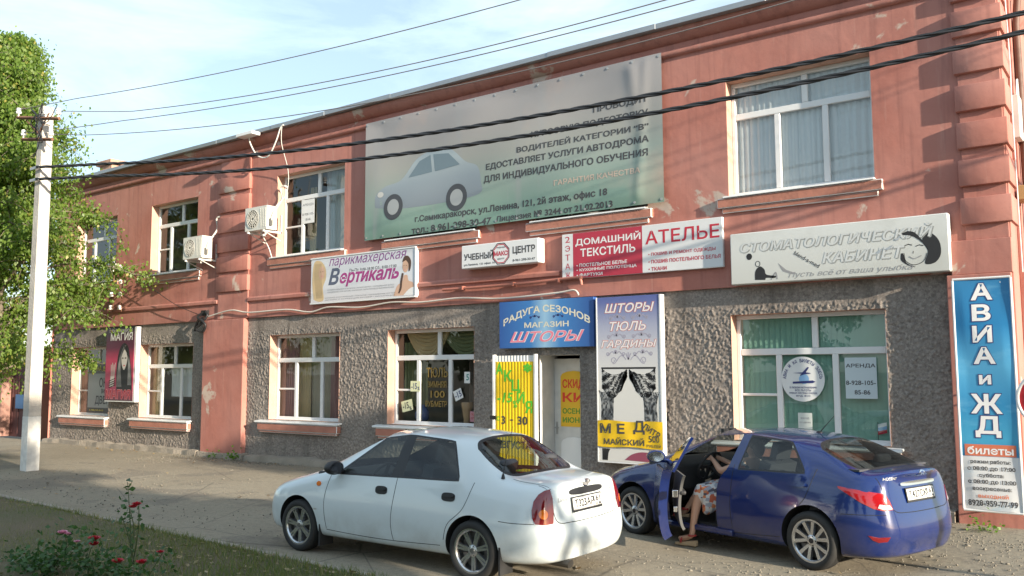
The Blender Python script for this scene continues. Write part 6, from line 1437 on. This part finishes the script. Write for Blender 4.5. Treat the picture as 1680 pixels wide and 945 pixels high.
for s in (-1, 1):
    taillamp(blue, bvh, s, lp, [([(.06, .73), (.165, .72), (.19, .682), (.10, .677), (.04, .695)], LAMPC, .010)], mat('bright_red_lamp', (.30, .008, .012), .1, var=.2, vs=25, coat=1))
    f = (lambda p: p) if s < 0 else (lambda p: (-p[0], p[1]))
    add(blue, decal(bvh, (4.1, s*.72, 0), (-1, -s*.55, 0), [f(p) for p in [(-.06, .43), (.03, .415), (.14, .42), (.11, .375), (.03, .365), (-.02, .385)]], off=.006), 'rear_reflector', LAMPR)
plate(blue, bvh, .80, 0, 'Т427СК', '161', -10)
add(blue, decal(bvh, (4.3, 0, 0), (-1, 0, 0), oval(0, .905, .33, .022, 28, 4), off=.012), 'boot_chrome', CHROME)
em = add(blue, decal(bvh, (4.3, 0, 0), (-1, 0, 0), oval(0, 1.0, .055, .030, 24), off=.008), 'emblem', CHROME); add(em, decal(bvh, (4.3, 0, 0), (-1, 0, 0), oval(0, 1.0, .042, .020, 20), off=.010), 'emblem_field', BP)
mbq = MB()
for yy in (-.022, .022): mbq.tube([(0, yy-.006, .985), (0, yy+.006, 1.015)], .004, 6)
mbq.tube([(0, -.02, .998), (0, .02, 1.002)], .004, 6); hx_ = surf(bvh, (4.3, 0, 1.0), (-1, 0, 0))[0].x+.012; mbq.xf(Matrix.Translation((hx_, 0, 0))); mbq.build('emblem_mark', CHROME, em, local=True)
badge_text(blue, bvh, 'ACCENT', -.56, .955, .19, .026, STEEL, .02, .2)
hl = [(-.26, .66), (-.05, .66), (.20, .72), (.42, .83), (.36, .86), (.10, .80), (-.15, .74)]
for s in (-1, 1): add(blue, decal(bvh, (.22, s*.70, 0), (1, -s*.75, 0), [(p[0]*(-1 if s > 0 else 1)*-1 if False else (p[0] if s < 0 else -p[0]), p[1]) for p in [(q[0], q[1]) for q in hl]], off=.006, rings=6), 'headlamp', LAMPC)
h = surf(bvh, (3.02, 0, 3), (0, 0, -1)); a_ = h[0]; m = MB(); m.ball(tuple(a_), .04, .03, .02, nu=10, nv=6); m.tube([tuple(a_), tuple(a_+Vector((.19, 0, .19)))], [.006, .003], 6); m.build('antenna', BLACK, blue, local=True, smooth=50)
door_mirror(blue, 1.46, 1, 1.02, BP, w=wb)
m = MB(); m.prism([(1.30, .20), (2.42, .20), (2.42, .27), (1.30, .27)], -.845, -.70); m.build('door_sill', BP, blue, local=True, bevel=.02)
# driver's door, hinged at its front edge and swung open
hinge = Vector((1.36, -.83, 0)); OPEN = R(-42)
dmat = Matrix.Translation(hinge) @ Matrix.Rotation(OPEN, 4, 'Z') @ Matrix.Translation(-hinge)
bm, _ = split_part(src, {6})
inner = bm.copy()
me = bpy.data.meshes.new('door'); bmesh.ops.transform(bm, matrix=dmat, verts=bm.verts)
bmesh.ops.recalc_face_normals(bm, faces=bm.faces); bmesh.ops.solidify(bm, geom=bm.faces[:], thickness=.10)
bm.to_mesh(me); bm.free(); me.materials.append(BP); me.shade_smooth(); me.set_sharp_from_angle(angle=R(40))
door_o = bpy.data.objects.new('door', me); COL.objects.link(door_o); door_o.parent = blue
bmesh.ops.translate(inner, verts=inner.verts, vec=(0, .125, 0)); bmesh.ops.scale(inner, verts=inner.verts, vec=(.93, 1, .86), space=Matrix.Translation((-1.85, 0, -.6))); bmesh.ops.transform(inner, matrix=dmat, verts=inner.verts); bm_obj(inner, 'door_trim', mat('grey_door_trim', (.10, .10, .10), .7, var=.05), door_o, thick=.03)
bm = bmesh.new(); bm.from_mesh(src); bmesh.ops.delete(bm, geom=[f for f in bm.faces if f.material_index != 8], context='FACES')
r_ = bmesh.ops.inset_region(bm, faces=bm.faces[:], thickness=.045, use_boundary=True, use_even_offset=True); rs_ = set(r_['faces']); ring = bm.copy(); bm.faces.index_update(); keep = {f.index for f in rs_}; ring.faces.ensure_lookup_table(); ring.faces.index_update()
bmesh.ops.delete(ring, geom=[f for f in ring.faces if f.index not in keep], context='FACES'); bmesh.ops.delete(bm, geom=list(rs_), context='FACES')
for q in (bm, ring): bmesh.ops.transform(q, matrix=dmat, verts=q.verts)
bm_obj(bm, 'side_window', CGLASS, door_o); bm_obj(ring, 'window_frame', BP, door_o, thick=.03)
mo = door_mirror(door_o, 1.50, -1, 1.03, BP, w=wb)
for o_ in [mo]+list(mo.children): o_.data.transform(dmat)
for o_ in list(mo.children): o_.parent = door_o
m = MB(); m.box(2.30, 2.375, -.80, -.74, .66, .74); m.box(2.36, 2.372, -.79, -.75, .50, .56); m.xf(dmat); m.build('latch', CHROME, door_o, local=True, bevel=.006)
m = MB(); m.box(1.5, 2.2, -.70, -.63, .66, .71); m.xf(dmat); m.build('armrest', DASH, door_o, local=True, bevel=.02)
# ------------------------------------------------------------------ the woman in the blue car
def skin_mesh(name, chains, m, parent, levels=2, root_i=0):
    """chains: lists of (x,y,z,r); equal first points are merged so limbs grow out of one body"""
    V = []; E = []; Rr = []
    def vid(p):
        for i, v in enumerate(V):
            if (Vector(v)-Vector(p[:3])).length < 1e-4: return i
        V.append(p[:3]); Rr.append(p[3] if len(p) == 4 else p[3:5]); return len(V)-1
    for c in chains:
        ids = [vid(p) for p in c]
        for a, b in zip(ids[:-1], ids[1:]): E.append((a, b))
    me = bpy.data.meshes.new('s'); me.from_pydata(V, E, []); o = bpy.data.objects.new('s', me); COL.objects.link(o)
    o.modifiers.new('k', 'SKIN')
    if not me.skin_vertices: me.attributes.new('x', 'FLOAT', 'POINT')
    bm = bmesh.new(); bm.from_mesh(me); l = bm.verts.layers.skin.verify(); bm.verts.ensure_lookup_table()
    for i, v in enumerate(bm.verts):
        r = Rr[i]; r = (r, r) if not isinstance(r, (tuple, list)) else r; v[l].radius = r; v[l].use_root = (i == root_i)
    bm.to_mesh(me); bm.free()
    sb = o.modifiers.new('s', 'SUBSURF'); sb.levels = levels; sb.render_levels = levels
    dg = bpy.context.evaluated_depsgraph_get(); dg.update(); out = bpy.data.meshes.new_from_object(o.evaluated_get(dg)); bpy.data.objects.remove(o)
    out.name = name; out.materials.clear(); out.materials.append(m); out.shade_smooth()
    r = bpy.data.objects.new(name, out); COL.objects.link(r); r.parent = parent; return r
woman = thing('person', 'woman in patterned dress and red sandals sitting in the blue car, one foot out', 'person', BLOC, BROT)
SKIN = mat('skin', (.50, .29, .20), .55, var=.08, vs=8)
pel = (2.20, -.40, .56, .13, .15)
def hand(w, d, up, side):
    w = Vector(w); d = Vector(d).normalized(); up = Vector(up).normalized(); s = d.cross(up).normalized()*side; out = []
    palm = w+d*.065
    out.append([(*w, .022, .028), (*palm, .016, .036)])
    for k, (off, L, rr_) in enumerate(((-.030, .070, .009), (-.010, .080, .0095), (.011, .075, .009), (.030, .060, .008))):
        b = palm+s*off+d*.015; p1 = b+d*L*.45-up*.008; p2 = p1+d*L*.3-up*.025; p3 = p2+d*L*.12-up*.03
        out.append([(*palm, .016, .036), (*b, rr_), (*p1, rr_), (*p2, rr_*.92), (*p3, rr_*.8)])
    t0 = w+d*.025-s*.03; t1 = t0+d*.035-s*.022; t2 = t1+d*.03-up*.012
    out.append([(*w, .022, .028), (*t0, .012), (*t1, .011), (*t2, .009)]); return out
lw = (1.84, -.46, 1.00); rw = (1.84, -.28, .98)
chains = [[pel, (2.27, -.40, .70, .115, .14), (2.34, -.40, .84, .11, .15), (2.38, -.40, .97, .085, .14), (2.40, -.40, 1.04, .05, .055), (2.40, -.40, 1.09, .052, .052), (2.39, -.41, 1.15, .085, .078), (2.39, -.41, 1.23, .09, .078), (2.40, -.41, 1.29, .05, .05)],
          [(2.38, -.40, .97, .085, .14), (2.34, -.57, .97, .055), (2.10, -.62, .88, .045), (lw[0], lw[1], lw[2], .022, .028)],
          [(2.38, -.40, .97, .085, .14), (2.34, -.23, .97, .055), (2.08, -.20, .88, .043), (rw[0], rw[1], rw[2], .022, .028)],
          [pel, (2.08, -.52, .58, .095), (1.84, -.70, .63, .066), (1.83, -.76, .45, .058), (1.84, -.83, .25, .040), (1.845, -.86, .135, .034), (1.755, -.885, .095, .030, .036), (1.675, -.905, .085, .02, .036)],
          [pel, (2.05, -.34, .60, .095), (1.66, -.42, .64, .064), (1.58, -.50, .50, .055), (1.53, -.58, .38, .038), (1.51, -.60, .345, .033), (1.43, -.63, .325, .028, .035), (1.37, -.65, .32, .02, .034)]]
chains += hand(lw, (-.75, .15, .25), (0, -.5, 1), 1)+hand(rw, (-.75, -.1, .25), (0, .5, 1), -1)
skin_mesh('body', chains, SKIN, woman)
def dressmat():
    m, n, b, t = newmat('patterned_dress'); o = t.outputs['Object']
    v = n.nodes.new('ShaderNodeTexVoronoi'); v.inputs['Scale'].default_value = 24; n.links.new(o, v.inputs['Vector'])
    sp = n.nodes.new('ShaderNodeSeparateColor'); n.links.new(v.outputs['Color'], sp.inputs[0])
    r = ramp_node(n, [(0, (.55, .55, .56)), (.28, (.30, .32, .38)), (.45, (.42, .10, .05)), (.62, (.60, .58, .56)), (.78, (.08, .07, .09)), (.88, (.50, .18, .08))], 'CONSTANT'); n.links.new(sp.outputs[0], r.inputs['Fac'])
    n.links.new(r.outputs['Color'], b.inputs['Base Color']); b.inputs['Roughness'].default_value = .8; return m
DRESS = dressmat()
skin_mesh('dress', [[(2.20, -.40, .58, .155, .18), (2.27, -.40, .72, .135, .16), (2.34, -.40, .86, .13, .165), (2.38, -.40, .97, .095, .15)],
                    [(2.38, -.40, .97, .095, .15), (2.35, -.55, .97, .066), (2.26, -.60, .93, .062)], [(2.38, -.40, .97, .095, .15), (2.35, -.25, .97, .066), (2.26, -.22, .93, .062)],
                    [(2.20, -.40, .58, .155, .18), (1.98, -.54, .60, .14, .17), (1.84, -.65, .60, .115, .14), (1.83, -.73, .49, .09, .12)], [(2.20, -.40, .58, .155, .18), (1.90, -.38, .63, .13, .15), (1.70, -.44, .61, .10, .12), (1.63, -.52, .51, .07, .10)],
                    [(1.98, -.54, .60, .14, .17), (1.95, -.68, .46, .06, .09), (1.93, -.74, .38, .04, .05)]], DRESS, woman)
HAIRM = mat('brown_hair', (.07, .04, .025), .6, var=.3, vs=30)
m = MB(); m.ball((2.43, -.41, 1.235), .095, .092, .10, nu=18, nv=12); m.ball((2.49, -.41, 1.16), .06, .08, .10, nu=14, nv=9); m.build('hair', HAIRM, woman, local=True, smooth=60)
m = MB()
for y in (-.44, -.38): m.ball((2.308, y, 1.208), .010, .014, .009, nu=10, nv=6)
m.build('eye', INK, woman, local=True, smooth=60)
m = MB(); m.ball((2.298, -.41, 1.178), .018, .014, .022, nu=10, nv=7); m.build('nose', SKIN, woman, local=True, smooth=60)
m = MB(); m.ball((2.31, -.41, 1.14), .010, .024, .008, nu=10, nv=6); m.build('mouth', INKS['pink'], woman, local=True, smooth=60)
SAND = mat('red_sandal', (.38, .03, .03), .5, var=.1); CORK = mat('cork_sole', (.50, .36, .22), .8, var=.2, vs=20)
for (ax, ay, az, dx, dy, tz) in ((1.86, -.86, .135, -.21, -.055, .02), (1.525, -.60, .345, -.18, -.06, .262)):
    d = Vector((dx, dy, 0)).normalized(); s = Vector((-d.y, d.x, 0)); H_ = Vector((ax, ay, 0))-d*.02; T_ = H_+d*.245; zt = az-.115 if tz else .0; zt = tz
    P = []
    for (c, z1, hw) in ((H_-d*.03, .065, .03), (H_+d*.08, .05, .032), (H_+d*.17, .03, .042), (T_, .026, .026)):
        for sg in (-1, 1): P += [tuple(c+s*sg*hw+Vector((0, 0, zt))), tuple(c+s*sg*hw+Vector((0, 0, zt+z1)))]
    F = []
    for i in range(3): a = i*4; F += [(a, a+1, a+5, a+4), (a+2, a+6, a+7, a+3), (a+1, a+3, a+7, a+5), (a, a+4, a+6, a+2)]
    F += [(0, 2, 3, 1), (12, 13, 15, 14)]
    m = MB(); m.add(P, F); so = m.build('sandal', CORK, woman, local=True, bevel=.006)
    m = MB()
    for (t_, zz, rr_, hh) in ((.155, zt+.03, .047, .055), (.03, zt+.12, .040, .0)):
        c = H_+d*t_; pts = [tuple(c+s*rr_*math.cos(R(a))+Vector((0, 0, zz+hh*math.sin(R(a)) if hh else zz))) + () for a in range(0, 181, 20)] if hh else [tuple(c+s*rr_*math.cos(R(a))+d*rr_*math.sin(R(a))+Vector((0, 0, zz))) for a in range(0, 360, 24)]
        m.tube(pts, .011, 6, closed=not hh)
    m.build('strap', SAND, so, local=True, smooth=60)
# ------------------------------------------------------------------ clean up helper data
for me_ in [x for x in bpy.data.meshes if x.users == 0]: bpy.data.meshes.remove(me_)
for k in range(9):
    if bpy.data.materials.get('slot%d' % k): bpy.data.materials.remove(bpy.data.materials['slot%d' % k])
